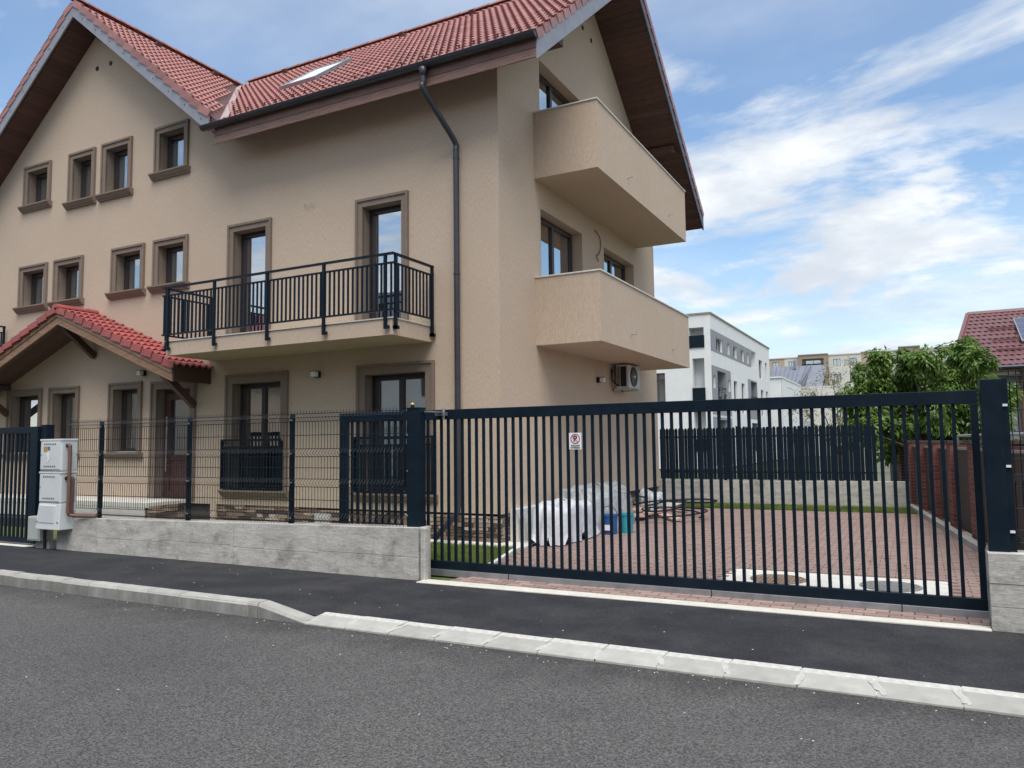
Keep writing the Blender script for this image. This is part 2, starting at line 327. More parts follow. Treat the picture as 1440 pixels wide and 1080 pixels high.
def smoothpath(pts, k=6):
    P = [Vector(p) for p in pts]; o = []
    for i in range(len(P) - 1):
        a = P[max(i - 1, 0)]; b = P[i]; c = P[i + 1]; d = P[min(i + 2, len(P) - 1)]
        for j in range(k):
            t = j / k; o.append(0.5 * ((2 * b) + (c - a) * t + (2 * a - 5 * b + 4 * c - d) * t * t + (3 * b - a - 3 * c + d) * t ** 3))
    o.append(P[-1]); return o

# ================================================================== SETTING
YF, XC, YB, XL = 10.70, -5.83, 19.02, -26.61        # house: front wall, right wall, rear wall, left wall
YW = 7.363                                           # street face of the low concrete wall
struct(MB().quad((-1500, -1500, -0.08), (1500, -1500, -0.08), (1500, 1500, -0.08), (-1500, 1500, -0.08)).build('ground', 'ground_far'))
struct(MB().quad((-140, -2.6, 0), (90, -2.6, 0), (90, 5.6, 0), (-140, 5.6, 0)).build('road', 'asphalt_road'))
struct(MB().box(-140, 90, -5.0, -2.6, -0.1, 0.13).build('far_pavement', 'asphalt_new'))
# --- pavement sheet, raised on the left, dropped at the driveway
def kz(x):
    t = min(1, max(0, (x + 5.75) / 0.75)); t = t * t * (3 - 2 * t); return 0.132 + (0.042 - 0.132) * t
def wz(x): return 0.062
mb = MB(); xs = [-140, -60, -30, -20, -14, -10, -8, -7, -6.4, -6.0, -5.8, -5.6, -5.4, -5.2, -4.99, -4.98, -4.8, -4.4, -3.5, -2, 0, 2, 6, 20, 90]; ys = [0, .2, .45, .7, 1.0]
def kerb_back(x): return 5.545 if x < -4.985 else 5.695
rows = []
for x in xs:
    y0 = kerb_back(x); r_ = []
    for t in ys:
        r_.append(len(mb.v)); mb.v.append((x, y0 + (7.40 - y0) * t, kz(x) + (wz(x) - kz(x)) * t + 0.003 * math.sin(x * 2.1 + t * 5)))
    rows.append(r_)
for a, b in zip(rows, rows[1:]):
    for j in range(len(ys) - 1): mb.f.append((a[j], b[j], b[j + 1], a[j + 1]))
struct(mb.build('pavement', 'asphalt_new', smooth=True))
# --- kerb
kerb = struct(MB().box(-140, -5.58, 5.408, 5.54, -0.06, 0.128).box(-5.57, -5.0, 5.43, 5.53, -0.06, 0.02).prism([(-5.0, 5.40, -.05), (-5.0, 5.405, .012), (-5.0, 5.60, .042), (-5.0, 5.69, .047), (-5.0, 5.69, -.05)], (0, 0, 0), (60, 0, 0)).build('kerb', 'mortar_light'))
def kerb_mesh(l, z0, z1):
    m = MB(); h = lambda z: [(5.395, -0.05), (5.40, z - 0.03), (5.42, z), (5.545, z), (5.55, -0.05)]
    a = [(0.006, y, z) for y, z in h(z0)]; b = [(l - 0.006, y, z) for y, z in h(z1)]
    i = len(m.v); m.v += a + b; n = 5
    m.f += [tuple(range(5)), tuple(range(9, 4, -1))] + [(k, 5 + k, 5 + (k + 1) % 5, (k + 1) % 5) for k in range(5)]
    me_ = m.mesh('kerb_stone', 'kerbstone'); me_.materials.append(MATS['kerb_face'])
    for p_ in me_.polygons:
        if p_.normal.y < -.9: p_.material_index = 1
    return me_
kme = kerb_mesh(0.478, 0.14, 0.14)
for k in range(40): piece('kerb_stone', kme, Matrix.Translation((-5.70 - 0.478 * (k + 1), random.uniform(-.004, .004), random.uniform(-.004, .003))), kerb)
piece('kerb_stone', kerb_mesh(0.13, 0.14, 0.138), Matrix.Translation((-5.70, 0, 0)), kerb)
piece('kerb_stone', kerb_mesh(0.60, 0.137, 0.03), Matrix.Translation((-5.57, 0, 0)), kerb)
def flush_mesh():
    m = MB(); pr = [(5.385, -0.05), (5.39, 0.012), (5.40, 0.018), (5.60, 0.048), (5.695, 0.052), (5.70, -0.05)]
    a = [(0.005, y, z) for y, z in pr]; b = [(0.463, y, z) for y, z in pr]; m.v += a + b; n = 6
    m.f += [tuple(range(6)), tuple(range(11, 5, -1))] + [(k, 6 + k, 6 + (k + 1) % 6, (k + 1) % 6) for k in range(6)]
    me_ = m.mesh('flush_kerb_stone', 'kerbstone'); me_.materials.append(MATS['mortar_light'])
    for p_ in me_.polygons:
        if p_.normal.z > .995: p_.material_index = 1
    return me_
fme = flush_mesh()
for k in range(26): piece('flush_kerb_stone', fme, Matrix.Translation((-4.985 + 0.468 * k, random.uniform(-.004, .004), random.uniform(-.003, .003))), kerb)
def smear(x, raised):
    SK = random.uniform(-1, 1); m = MB(); n = 18; c0 = len(m.v); zf = (lambda y: 0.02 + (y - 5.40) * 0.145 if y < 5.6 else 0.051) 
    for layer in range(2):
        for j in range(n):
            t = 2 * math.pi * j / n; rr = (0.62 + 0.5 * random.random()) * (1 if layer == 0 else 0.55)
            px = x + 0.032 * rr * math.cos(t) + .05 * math.sin(t) * SK; py = 5.51 + 0.12 * rr * math.sin(t); py = min(max(py, 5.392), 5.69)
            m.v.append((px, py, zf(py) + (0.0005 if layer == 0 else 0.0015)))
    for j in range(n): m.f.append((j, (j + 1) % n, n + (j + 1) % n, n + j))
    m.f.append(tuple(n + j for j in range(n)))
    return m.build('mortar_joint', 'mortar_smear', kerb)
for k in range(1, 15): smear(-4.985 + 0.468 * k + random.uniform(-.015, .015), False)
def wsmear(x):
    m = MB(); n = 7
    for i in range(n):
        z = 0.0 + 0.112 * i / (n - 1); w = 0.016 + 0.02 * random.random()
        m.v += [(x - w, 5.393 - 0.002, z), (x + w, 5.393 - 0.002, z)]
    for i in range(n - 1): m.f.append((2 * i, 2 * i + 1, 2 * i + 3, 2 * i + 2))
    m.build('mortar_joint', 'mortar_light', kerb)
# --- loose chips of stone and petals on the asphalt
m = MB()
for k in range(150):
    if random.random() < .55: x = random.uniform(-9, 1.2); y = 5.37 - abs(random.gauss(0, .10)); z = 0.002
    elif random.random() < .5: x = random.uniform(-9, 1.5); y = random.uniform(2.2, 5.3); z = 0.002
    else: x = random.uniform(-9, 0.5); y = random.uniform(5.8, 7.2); z = kz(x) + (wz(x) - kz(x)) * (y - 5.6) / 1.75 + .003
    s = random.uniform(.002, .0055); a = random.uniform(0, 3.1); c, d = math.cos(a) * s * 1.6, math.sin(a) * s * 1.6
    p = [(x - c + d * .5, y - d - c * .5, z), (x + c + d * .4, y + d - c * .4, z), (x + c * .8 - d * .5, y + d * .8 + c * .5, z), (x - c * .9 - d * .4, y - d * .9 + c * .4, z)]
    i = len(m.v); m.v += p + [(x, y, z + s * .9)]; m.f += [(i, i + 1, i + 4), (i + 1, i + 2, i + 4), (i + 2, i + 3, i + 4), (i + 3, i, i + 4)]
tag(stuff(m.build('debris', 'chip')), 'small pale stone chips scattered along the kerb and asphalt', 'debris')
# --- yard
def kx(y): return 0.70 - 0.1255 * (y - 11.77)         # driveway side of the right kerb
struct(MB().quad((-40, 7.55, 0.02), (-4.7, 7.55, 0.02), (-4.7, 20.2, 0.02), (-40, 20.2, 0.02)).quad((-4.7, 18.0, 0.02), (0.2, 18.0, 0.02), (0.2, 20.2, 0.02), (-4.7, 20.2, 0.02)).build('lawn_soil', 'soil'))
drive = struct(MB().quad((-4.86, 7.28, 0.036), (kx(7.28), 7.28, 0.036), (kx(18.15), 18.15, 0.036), (-5.29, 18.15, 0.036), (-5.29, 10.3, 0.036), (-4.9, 8.8, 0.036)).build('driveway', 'joint'))
struct(MB().box(-14.2, -5.33, 10.33, YF + .05, -0.05, 0.055).box(XC - .05, -5.33, YF + .05, YB + .6, -0.05, 0.055).build('house_path', 'concrete_light', bevel=0.008))
me = MB(); me.box(0.003, 0.197, 0.003, 0.097, -0.03, 0.0)
me.v[4] = (0.007, 0.007, 0); me.v[5] = (0.193, 0.007, 0); me.v[6] = (0.193, 0.093, 0); me.v[7] = (0.007, 0.093, 0)
pav_me = me.mesh('paver', 'paver'); pv, pf = list(me.v), list(me.f)
def dleft(y): return -5.28 if y > 10.0 else (-4.84 - (y - 7.5) * 0.075 if y < 9 else -4.95 - (y - 9) * 0.33)
spots = []
y = 7.46; row = 0
while y < 18.05:
    off = -0.1 * (row % 2); x = -5.4 + off
    while x < kx(y) - 0.02:
        if x + .02 > dleft(y) and not (-2.08 < x + .1 < 0.24 and 8.74 < y + .05 < 9.72) and not (y < 7.9 and x > 0.42): spots.append((x, y))
        x += 0.2
    y += 0.1; row += 1
spots.sort(key=lambda q: abs(q[1] - 7.46) if q[0] > -5 else 99)
st = MB()
for k, (x, y) in enumerate(spots):
    dz = 0.058 + random.uniform(-.0025, .0025)
    if k < 300: piece('paver', pav_me, Matrix.Translation((x, y, dz)), drive)
    else:
        i = len(st.v); tx, ty = random.uniform(-.012, .012), random.uniform(-.02, .02)
        st.v += [(x + a, y + b, dz + c + tx * (a - .1) + ty * (b - .05)) for a, b, c in pv]; st.f += [tuple(i + q for q in f) for f in pf if f != (0, 3, 2, 1)]
stuff(st.build('paver_field', 'paver', drive, norm=False))
# painted concrete strip at the pavement edge, edging kerbs
struct(MB().prism([(-5.06, 7.25, 0.03), (0.45, 7.33, 0.03), (0.45, 7.47, 0.03), (-5.06, 7.455, 0.03)], (0, 0, 0), (0, 0, 0.042)).build('concrete_strip', 'paint_white', bevel=0.006))
e = MB()
e.prism([(-4.92, 7.9, 0), (-4.86, 7.9, 0), (-4.93, 8.85, 0), (-5.25, 10.0, 0), (-5.32, 10.33, 0), (-5.38, 10.33, 0), (-5.31, 10.0, 0), (-4.99, 8.85, 0)], (0, 0, 0), (0, 0, 0.075))
e.box(-5.335, -5.28, 10.33, 18.1, 0, 0.07)
struct(e.build('edging_kerb', 'concrete_light', bevel=0.006))
rk = struct(MB().prism([(kx(7.7) + .02, 7.7, 0), (kx(7.7) + .10, 7.7, 0), (kx(19.3) + .10, 19.3, 0), (kx(19.3) + .02, 19.3, 0)], (0, 0, 0), (0, 0, .08)).build('driveway_kerb', 'mortar_light'))
yy = 7.72
while yy < 19.2:
    m = MB().box(0, .12, .004, .996, 0, .12); a = math.atan(0.1255)
    o = m.build('kerb_stone', 'kerbstone', rk, bevel=.008); o.location = (kx(yy), yy, .03); o.rotation_euler = (0, 0, a); yy += 0.992
# concrete slab with the two manholes
apron = struct(MB().box(-2.07, 0.235, 8.75, 9.71, -0.02, 0.052).build('manhole_slab', 'concrete_light', bevel=.01))
for (cx, cy, mt, lab) in ((-1.46, 9.12, 'grate_rust', 'rusty round drain grate in the pale slab behind the gate, nearer the house'), (-0.33, 9.15, 'grate', 'grey round drain grate in the pale slab behind the gate, nearer the brick fence')):
    t = thing('manhole_cover', lab, 'manhole cover', (cx, cy, .05), 'drain covers in the driveway')
    MB().lathe([(.30, .0), (.30, .012), (.27, .014), (.265, .006), (.0, .006)], (cx, cy, .051), 32).build('rim', mt, t)
    g = MB()
    for i in range(-6, 7):
        for j in range(-3, 4):
            x, y = i * .04, j * .075
            if x * x + y * y < .25 ** 2: g.box(cx + x - .013, cx + x + .013, cy + y - .03, cy + y + .03, .056, .066)
    g.build('grating', mt, t)

# grass blades
def blades(name, region, n, label, h=(.04, .09)):
    m = MB()
    for k in range(n):
        x, y = region(); a = random.uniform(0, 6.28); hh = random.uniform(*h); w = .006
        dx, dy = math.cos(a) * w, math.sin(a) * w; lx, ly = random.gauss(0, .02), random.gauss(0, .02)
        m.f.append((len(m.v), len(m.v) + 1, len(m.v) + 2)); m.v += [(x - dx, y - dy, .018), (x + dx, y + dy, .018), (x + lx, y + ly, .018 + hh)]
    return tag(stuff(m.build(name, 'blade', norm=False)), label, 'grass')
def front_region():
    while True:
        x, y = random.uniform(-7.0, -4.85), random.uniform(7.95, 10.32)
        if x < dleft(y) - .10: return x, y
blades('lawn_grass', front_region, 26000, 'short green lawn patch between the concrete wall and the stone plinth')
blades('lawn_grass', lambda: (random.uniform(-5.2, 0.0), random.uniform(18.12, 19.4)), 42000, 'strip of green grass in front of the rear concrete wall', (.04, .11))
# ================================================================== HOUSE
house = thing('house', 'large beige rendered house with red tiled gables and brown window surrounds', 'house', (XC, YF, 0))
FRONT = (Vector((0, YF, 0)), Vector((1, 0, 0)), Vector((0, -1, 0)))
SIDE = (Vector((XC, 0, 0)), Vector((0, 1, 0)), Vector((1, 0, 0)))
def P(fr, u, d, z): return fr[0] + fr[1] * u + fr[2] * d + Vector((0, 0, z))
def ubox(mb, fr, u0, u1, d0, d1, z0, z1):
    i = len(mb.v)
    for z in (z0, z1):
        for u, d in ((u0, d0), (u1, d0), (u1, d1), (u0, d1)): mb.v.append(tuple(P(fr, u, d, z)))
    mb.f += [tuple(i + k for k in q) for q in ((0, 3, 2, 1), (4, 5, 6, 7), (0, 1, 5, 4), (1, 2, 6, 5), (2, 3, 7, 6), (3, 0, 4, 7))]; return mb
def wall_poly(name, fr, outer, holes, m, parent, thick=0.0):
    loops = [[Vector((u, z, 0)) for u, z in outer]] + [[Vector((u, z, 0)) for u, z in ((a, c), (b, c), (b, d), (a, d))] for a, b, c, d in holes]
    pts = [p for l_ in loops for p in l_]; mb = MB(); mb.v = [tuple(P(fr, p.x, 0, p.y)) for p in pts]
    want = fr[2]
    for t in tessellate_polygon(loops):
        a, b, c = (Vector(mb.v[k]) for k in t)
        mb.f.append(tuple(t) if (b - a).cross(c - a).dot(want) > 0 else tuple(reversed(t)))
    # a return under the wall's lower edge
    (u0, z0), (u1, _) = outer[0], outer[1]
    mb.quad(P(fr, u0, 0, z0), P(fr, u1, 0, z0), P(fr, u1, -.12, z0), P(fr, u0, -.12, z0))
    return mb.build(name, m, parent, norm=False)
HOLES = {'F': [], 'S': []}
def window(key, u0, u1, z0, z1, tw=0.16, sill=True, leaves=1, depth=0.205, inside=None, name='window', lower=None, door=False, handle=None):
    """u0..u1, z0..z1 is the opening"""
    fr = FRONT if key == 'F' else SIDE
    HOLES[key].append((u0, u1, z0, z1))
    fm = MB(); fwid = 0.05; D = -depth
    for a, b, c, d in ((u0, u0 + fwid, z0, z1), (u1 - fwid, u1, z0, z1), (u0 + fwid, u1 - fwid, z0, z0 + fwid), (u0 + fwid, u1 - fwid, z1 - fwid, z1)): ubox(fm, fr, a, b, D - .05, D + .02, c, d)
    panes = []; inner0, inner1 = u0 + fwid, u1 - fwid; w = (inner1 - inner0) / leaves; sw = 0.045
    for k in range(leaves):
        a, b = inner0 + w * k, inner0 + w * (k + 1)
        lo, hi = z0 + fwid, z1 - fwid
        for q in ((a + .002, a + sw, lo + .002, hi - .002), (b - sw, b - .002, lo + .002, hi - .002), (a + sw, b - sw, lo + .002, lo + sw), (a + sw, b - sw, hi - sw, hi - .002)): ubox(fm, fr, q[0], q[1], D - .04, D + .035, q[2], q[3])
        pl, ph = lo + sw, hi - sw
        if lower: ubox(fm, fr, a + sw, b - sw, D - .03, D + .03, lower, lower + .07)
        panes.append((a + sw, b - sw, pl, ph))
    win = fm.build(name, 'pvc', house)
    for (a, b, c, d) in panes:
        MB().quad(P(fr, a, D - .005, c), P(fr, b, D - .005, c), P(fr, b, D - .005, d), P(fr, a, D - .005, d)).build('pane', 'glass_clear' if inside in ('sheer', 'blind') else 'glass', win, norm=False)
    # surround with reveal
    tm = MB(); mm = 'trim' if tw else 'stucco'
    for q in (((u0, 0, z0), (u0, 0, z1), (u0, D, z1), (u0, D, z0)), ((u1, 0, z0), (u1, D, z0), (u1, D, z1), (u1, 0, z1)), ((u0, 0, z1), (u1, 0, z1), (u1, D, z1), (u0, D, z1)), ((u0, 0, z0), (u0, D, z0), (u1, D, z0), (u1, 0, z0))):
        tm.quad(*[P(fr, *p) for p in q])
    if tw:
        a = tw - 0.045
        for q in ((u0 - a, u0, z0, z1), (u1, u1 + a, z0, z1), (u0 - a, u1 + a, z1, z1 + a)): ubox(tm, fr, q[0], q[1], -.01, .03, q[2], q[3])
        for q in ((u0 - tw, u0 - a, z0, z1 + a), (u1 + a, u1 + tw, z0, z1 + a), (u0 - tw, u1 + tw, z1 + a, z1 + tw)): ubox(tm, fr, q[0], q[1], -.01, .055, q[2], q[3])
    tm.build('surround', mm, win)
    if sill:
        pr = [(-.01, 0), (.135, 0), (.135, -.03), (.115, -.04), (.105, -.06), (.075, -.10), (.05, -.115), (.05, -.135), (-.01, -.135)]
        e = tw + .055; sm = MB()
        sm.prism([P(fr, u0 - e, d, z0 + z) for d, z in pr], P(fr, u0 - e, 0, 0), P(fr, u1 + e, 0, 0)); sm.build('sill', 'trim', win)
        MB().quad(P(fr, u0, .02, z0 + .012), P(fr, u1, .02, z0 + .012), P(fr, u1, D, z0 + .03), P(fr, u0, D, z0 + .03)).build('drip_plate', 'concrete_light', win)
    # the room behind
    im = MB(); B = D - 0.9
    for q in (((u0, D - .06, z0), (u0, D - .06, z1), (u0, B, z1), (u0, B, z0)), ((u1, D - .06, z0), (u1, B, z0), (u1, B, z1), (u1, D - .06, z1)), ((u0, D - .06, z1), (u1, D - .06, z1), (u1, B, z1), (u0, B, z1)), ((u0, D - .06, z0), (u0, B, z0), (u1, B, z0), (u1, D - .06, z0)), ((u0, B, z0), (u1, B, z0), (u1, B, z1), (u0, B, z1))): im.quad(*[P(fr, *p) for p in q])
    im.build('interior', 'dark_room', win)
    if inside == 'blind':
        bm_ = MB(); z = z0 + .08
        while z < z1 - .1: ubox(bm_, fr, u0 + .06, u1 - .06, D - .075, D - .065, z, z + .035); z += .045
        bm_.build('blind', 'blind', win)
    if inside in ('curtain', 'sheer'):
        def cur(a, b, fn):
            cm = MB(); n = 26; zz = [z0 + .08 + (z1 - z0 - .15) * t for t in (0, .3, .6, .8, 1)]
            idx = []
            for z in zz:
                r_ = []
                for i in range(n + 1):
                    t = i / n; u = a + (b - a) * t; u = fn(u, (z - z0) / (z1 - z0)); r_.append(len(cm.v)); cm.v.append(tuple(P(fr, u, D - (.14 if inside == 'curtain' else .075) + .018 * math.sin(t * 34), z)))
                idx.append(r_)
            for r0, r1 in zip(idx, idx[1:]):
                for i in range(n): cm.f.append((r0[i], r0[i + 1], r1[i + 1], r1[i]))
            cm.build('curtain', 'curtain', win, smooth=True, norm=False)
        mid = (u0 + u1) / 2
        if inside == 'curtain':
            cur(u0 + .05, mid - .02, lambda u, t: u0 + .05 + (u - u0 - .05) * (.78 + .22 * abs(t - .45) / .55)); cur(mid + .02, u1 - .05, lambda u, t: u1 - .05 - (u1 - .05 - u) * (.78 + .22 * abs(t - .45) / .55))
        else: cur(u0 + .05, u1 - .05, lambda u, t: u)
    if handle:
        hm = MB(); ubox(hm, fr, handle - .012, handle + .012, D + .035, D + .06, (z0 + z1) / 2 - .06, (z0 + z1) / 2 + .06); hm.build('handle', 'zinc', win)
    return win
# attic row
for (a, b, zs, ins) in ((-18.96, -17.88, 7.32, 'blind'), (-17.20, -16.22, 7.135, 'blind'), (-16.0, -14.95, 7.13, 'sheer'), (-14.21, -13.15, 7.295, 'sheer')):
    window('F', a + .145, b - .145, zs + .135, 8.445 - .14, .14, inside=ins)
# first floor row
for (a, b, ins) in ((-19.01, -17.89, 'blind'), (-17.64, -16.55, 'blind'), (-15.55, -14.45, 'sheer'), (-14.17, -13.10, 'sheer')):
    window('F', a + .145, b - .145, 4.86 + .135, 5.99 - .14, .14, inside=ins)
for (a, b) in ((-11.95, -10.78), (-8.74, -7.59)): window('F', a + .15, b - .15, 3.60, 5.99 - .145, .145, sill=False, name='balcony_door')
# ground floor
for (a, b) in ((-19.30, -17.93), (-17.66, -16.54), (-15.51, -14.42)): window('F', a + .145, b - .145, 1.375 + .135, 3.015 - .14, .14)
window('F', -11.95 + .19, -10.31 - .19, .785, 3.0 - .17, .18, leaves=2, inside=None, name='french_window')
window('F', -8.71 + .19, -7.06 - .19, .785, 3.0 - .17, .18, leaves=2, inside='curtain', name='french_window')
# right-hand wall
window('S', 12.27, 14.21, 3.55, 5.825, 0, False, 2, .24, name='balcony_door')
window('S', 15.43, 17.41, 4.0, 5.83, 0, False, 2, .24)
window('S', 12.30, 14.21, 6.55, 8.62, 0, False, 2, .24, name='balcony_door')
# front door
HOLES['F'].append((-13.97, -12.95, .57, 2.82))
dm = MB(); D = -.20
for q in ((-13.97, -13.89, .57, 2.82), (-13.03, -12.95, .57, 2.82), (-13.89, -13.03, 2.74, 2.82)): ubox(dm, FRONT, q[0], q[1], D - .05, D + .02, q[2], q[3])
for q in ((-13.885, -13.77, .59, 2.735), (-13.15, -13.035, .59, 2.735), (-13.77, -13.15, .59, .72), (-13.77, -13.15, 1.36, 1.46), (-13.77, -13.15, 2.60, 2.735)): ubox(dm, FRONT, q[0], q[1], D - .045, D + .03, q[2], q[3])
door = dm.build('door', 'wood_dark', house)
ubox(MB(), FRONT, -13.77, -13.15, D - .03, D + .005, .72, 1.36).build('door_panel', 'wood_dark', door)
MB().quad(P(FRONT, -13.77, D - .01, 1.46), P(FRONT, -13.15, D - .01, 1.46), P(FRONT, -13.15, D - .01, 2.60), P(FRONT, -13.77, D - .01, 2.60)).build('pane', 'glass', door, norm=False)
MB().tube([P(FRONT, -13.80, D + .09, 1.12), P(FRONT, -13.80, D + .09, 2.25)], .014, 8).bar(P(FRONT, -13.80, D + .03, 1.25), P(FRONT, -13.80, D + .09, 1.25), .015, .015).bar(P(FRONT, -13.80, D + .03, 2.1), P(FRONT, -13.80, D + .09, 2.1), .015, .015).build('pull_handle', 'zinc', door)
tm = MB(); u0, u1, z0, z1 = -13.97, -12.95, .57, 2.82
for q in (((u0, 0, z0), (u0, 0, z1), (u0, D, z1), (u0, D, z0)), ((u1, 0, z0), (u1, D, z0), (u1, D, z1), (u1, 0, z1)), ((u0, 0, z1), (u1, 0, z1), (u1, D, z1), (u0, D, z1)), ((u0, 0, z0), (u0, -1, z0), (u1, -1, z0), (u1, 0, z0))): tm.quad(*[P(FRONT, *p) for p in q])
for q in ((u0 - .115, u0, z0, z1), (u1, u1 + .115, z0, z1), (u0 - .115, u1 + .115, z1, z1 + .115)): ubox(tm, FRONT, q[0], q[1], -.01, .03, q[2], q[3])
for q in ((u0 - .16, u0 - .115, z0, z1 + .115), (u1 + .115, u1 + .16, z0, z1 + .115), (u0 - .16, u1 + .16, z1 + .115, z1 + .16)): ubox(tm, FRONT, q[0], q[1], -.01, .055, q[2], q[3])
tm.build('surround', 'trim', door)
MB().quad(P(FRONT, u0, -1, z0), P(FRONT, u1, -1, z0), P(FRONT, u1, -1, z1), P(FRONT, u0, -1, z1)).quad(P(FRONT, u0, -.25, z0), P(FRONT, u0, -1, z0), P(FRONT, u0, -1, z1), P(FRONT, u0, -.25, z1)).quad(P(FRONT, u1, -.25, z0), P(FRONT, u1, -1, z0), P(FRONT, u1, -1, z1), P(FRONT, u1, -.25, z1)).quad(P(FRONT, u0, -.25, z1), P(FRONT, u1, -.25, z1), P(FRONT, u1, -1, z1), P(FRONT, u0, -1, z1)).build('interior', 'dark_room', door)
# ---- walls
RY, RZ = 14.80, 11.22            # main ridge (soffit level)
WX, WZ = -16.22, 11.24           # wing ridge (soffit level)
KF, KR, KWG = 0.80, 0.752, 0.805 # slopes
TH = 0.31
EYF, EYR, EXR = 10.07, 20.10, -4.80
def zf(y): return RZ - KF * (RY - y)
def zr(y): return RZ - KR * (y - RY)
def zw(x): return WZ - KWG * abs(x - WX)
ze = zf(YF); dxw = (WZ - ze) / KWG
wall_poly('front_wall', FRONT, [(XL, .50), (XC, .50), (XC, ze), (WX + dxw, ze), (WX, WZ), (WX - dxw, ze), (XL, ze)], HOLES['F'], 'stucco', house)
wall_poly('side_wall', SIDE, [(YF, .50), (YB, .50), (YB, zr(YB)), (RY, RZ), (YF, ze)], HOLES['S'], 'stucco', house)
mb = MB().quad((XC, YB, .0), (XL, YB, .0), (XL, YB, zr(YB)), (XC, YB, zr(YB))); mb.quad((XL, YB, 0), (XL, YF, 0), (XL, YF, ze), (XL, RY, RZ), (XL, YB, zr(YB))); mb.build('rear_wall', 'stucco', house, norm=False)
for (y, z) in ((14.46, 10.29), (14.93, 10.23)): MB().tube([(XC - .02, y, z), (XC + .012, y, z)], .05, 12).build('vent_hole', 'black', house)
for (x, z) in ((-16.29, 10.31), (-15.81, 10.32)): MB().tube([(x, YF + .02, z), (x, YF - .012, z)], .055, 12).build('vent_hole', 'black', house)
# ---- plinth of split stone
pl = MB().box(XL + .1, XC - .05, YF + .05, YF + .3, 0, .50).box(XC - .3, XC - .05, YF + .05, YB - .05, 0, .50).build('plinth', 'mortar', house)
stone_me = []
for k in range(7):
    m = MB(); a, b = 1.0, 1.0
    m.box(0, 1, -1, 0, 0, 1); m.v = [(x + random.uniform(-.05, .05) * (1 if y < 0 else 0), y * random.uniform(.75, 1.2), z + random.uniform(-.14, .14) * (1 if y < 0 else .3)) for x, y, z in m.v]
    stone_me.append(m.mesh('stone', 'stone'))
def lay(frame, u0, u1, z0, z1, limit):
    z = z0; c = 0
    while z < z1 - .02:
        h = min(random.choice((.045, .055, .07, .085)), z1 - z); u = u0 + random.uniform(-.1, 0)
        while u < u1:
            l_ = random.uniform(.12, .38); d = random.uniform(.025, .05); a = max(u, u0); b = min(u + l_, u1)
            if b - a > .03 and c < limit:
                o = P(frame, a + .004, -.05, z + .004); M = Matrix(((frame[1].x * (b - a - .008), -frame[2].x * d, 0, o.x), (frame[1].y * (b - a - .008), -frame[2].y * d, 0, o.y), (0, 0, h - .008, o.z), (0, 0, 0, 1)))
                piece('stone', random.choice(stone_me), M, pl); c += 1
            u += l_
        z += h
lay(FRONT, -12.15, XC - .01, .055, .495, 185)
lay(SIDE, YF + .03, 12.1, .055, .495, 45)
lay(SIDE, 16.3, YB - .1, .055, .495, 60)
MB().box(-12.32, -12.17, YF - .02, YF + .2, .05, .498).build('pilaster', 'stucco', house)
MB().box(-9.62, -9.28, YF - .06, YF + .1, .14, .40).box(-9.58, -9.32, YF - .066, YF - .05, .18, .36).build('cellar_hatch', 'concrete', house, bevel=.006)
# ---- roof decks, built as closed slabs
roof = MB()
def slab(poly, th=TH): roof.prism([(x, y, z + .0) for x, y, z in poly], (0, 0, 0), (0, 0, th))
VX = lambda y, s=1: WX + s * (RZ + 0 - zf(y)) / KWG       # valley
slab([(EXR - .004, EYF + .02, zf(EYF + .02)), (EXR - .004, RY, RZ), (WX, RY, RZ), (VX(EYF + .02) , EYF + .02, zf(EYF + .02))])
slab([(XL - 1, EYF + .02, zf(EYF + .02)), (XL - 1, RY, RZ), (WX, RY, RZ), (VX(EYF + .02, -1), EYF + .02, zf(EYF + .02))])
slab([(EXR - .004, RY, RZ), (EXR - .004, EYR, zr(EYR)), (XL - 1, EYR, zr(EYR)), (XL - 1, RY, RZ)])
slab([(WX, EYF + .02, WZ), (WX, RY, WZ), (VX(EYF + .02), EYF + .02, zw(VX(EYF + .02)))])
slab([(WX, EYF + .02, WZ), (WX, RY, WZ), (VX(EYF + .02, -1), EYF + .02, zw(VX(EYF + .02, -1)))])
roofo = roof.build('roof', 'tile_brown', house)
# soffit boards
def planks(fn_pts, n, m):
    for k in range(n):
        p = fn_pts(k)
        mb = MB().prism(p, (0, 0, 0), (0, 0, -.016)); mb.build('soffit_board', m, roofo)
S_ = 0.125
n = int((EYR - RY) / S_)
planks(lambda k: [(x, y, zr(y) - .002) for x, y in ((XC + .003, RY + k * S_ + .003), (EXR, RY + k * S_ + .003), (EXR, RY + (k + 1) * S_ - .003), (XC + .003, RY + (k + 1) * S_ - .003))], n, 'wood_dark')
n = int((RY - EYF) / S_)
planks(lambda k: [(x, y, zf(y) - .002) for x, y in ((XC + .003, RY - k * S_ - .003), (EXR, RY - k * S_ - .003), (EXR, RY - (k + 1) * S_ + .003), (XC + .003, RY - (k + 1) * S_ + .003))], n, 'wood_dark')
for s in (-1, 1):
    planks(lambda k: [(x, y, zw(x) - .002) for x, y in ((WX + s * (k * S_ + .003), EYF + .04), (WX + s * (k * S_ + .003), YF - .003), (WX + s * ((k + 1) * S_ - .003), YF - .003), (WX + s * ((k + 1) * S_ - .003), EYF + .04))], int(4.3 / S_), 'wood_dark')
# purlin ends under the right gable
for (y, z) in ((11.25, zf(11.25) - .12), (18.0, zr(18.0) - .12)): box('purlin', 'wood_dark', roofo, XC + .003, EXR - .12, y - .08, y + .08, z - .09, z + .09)
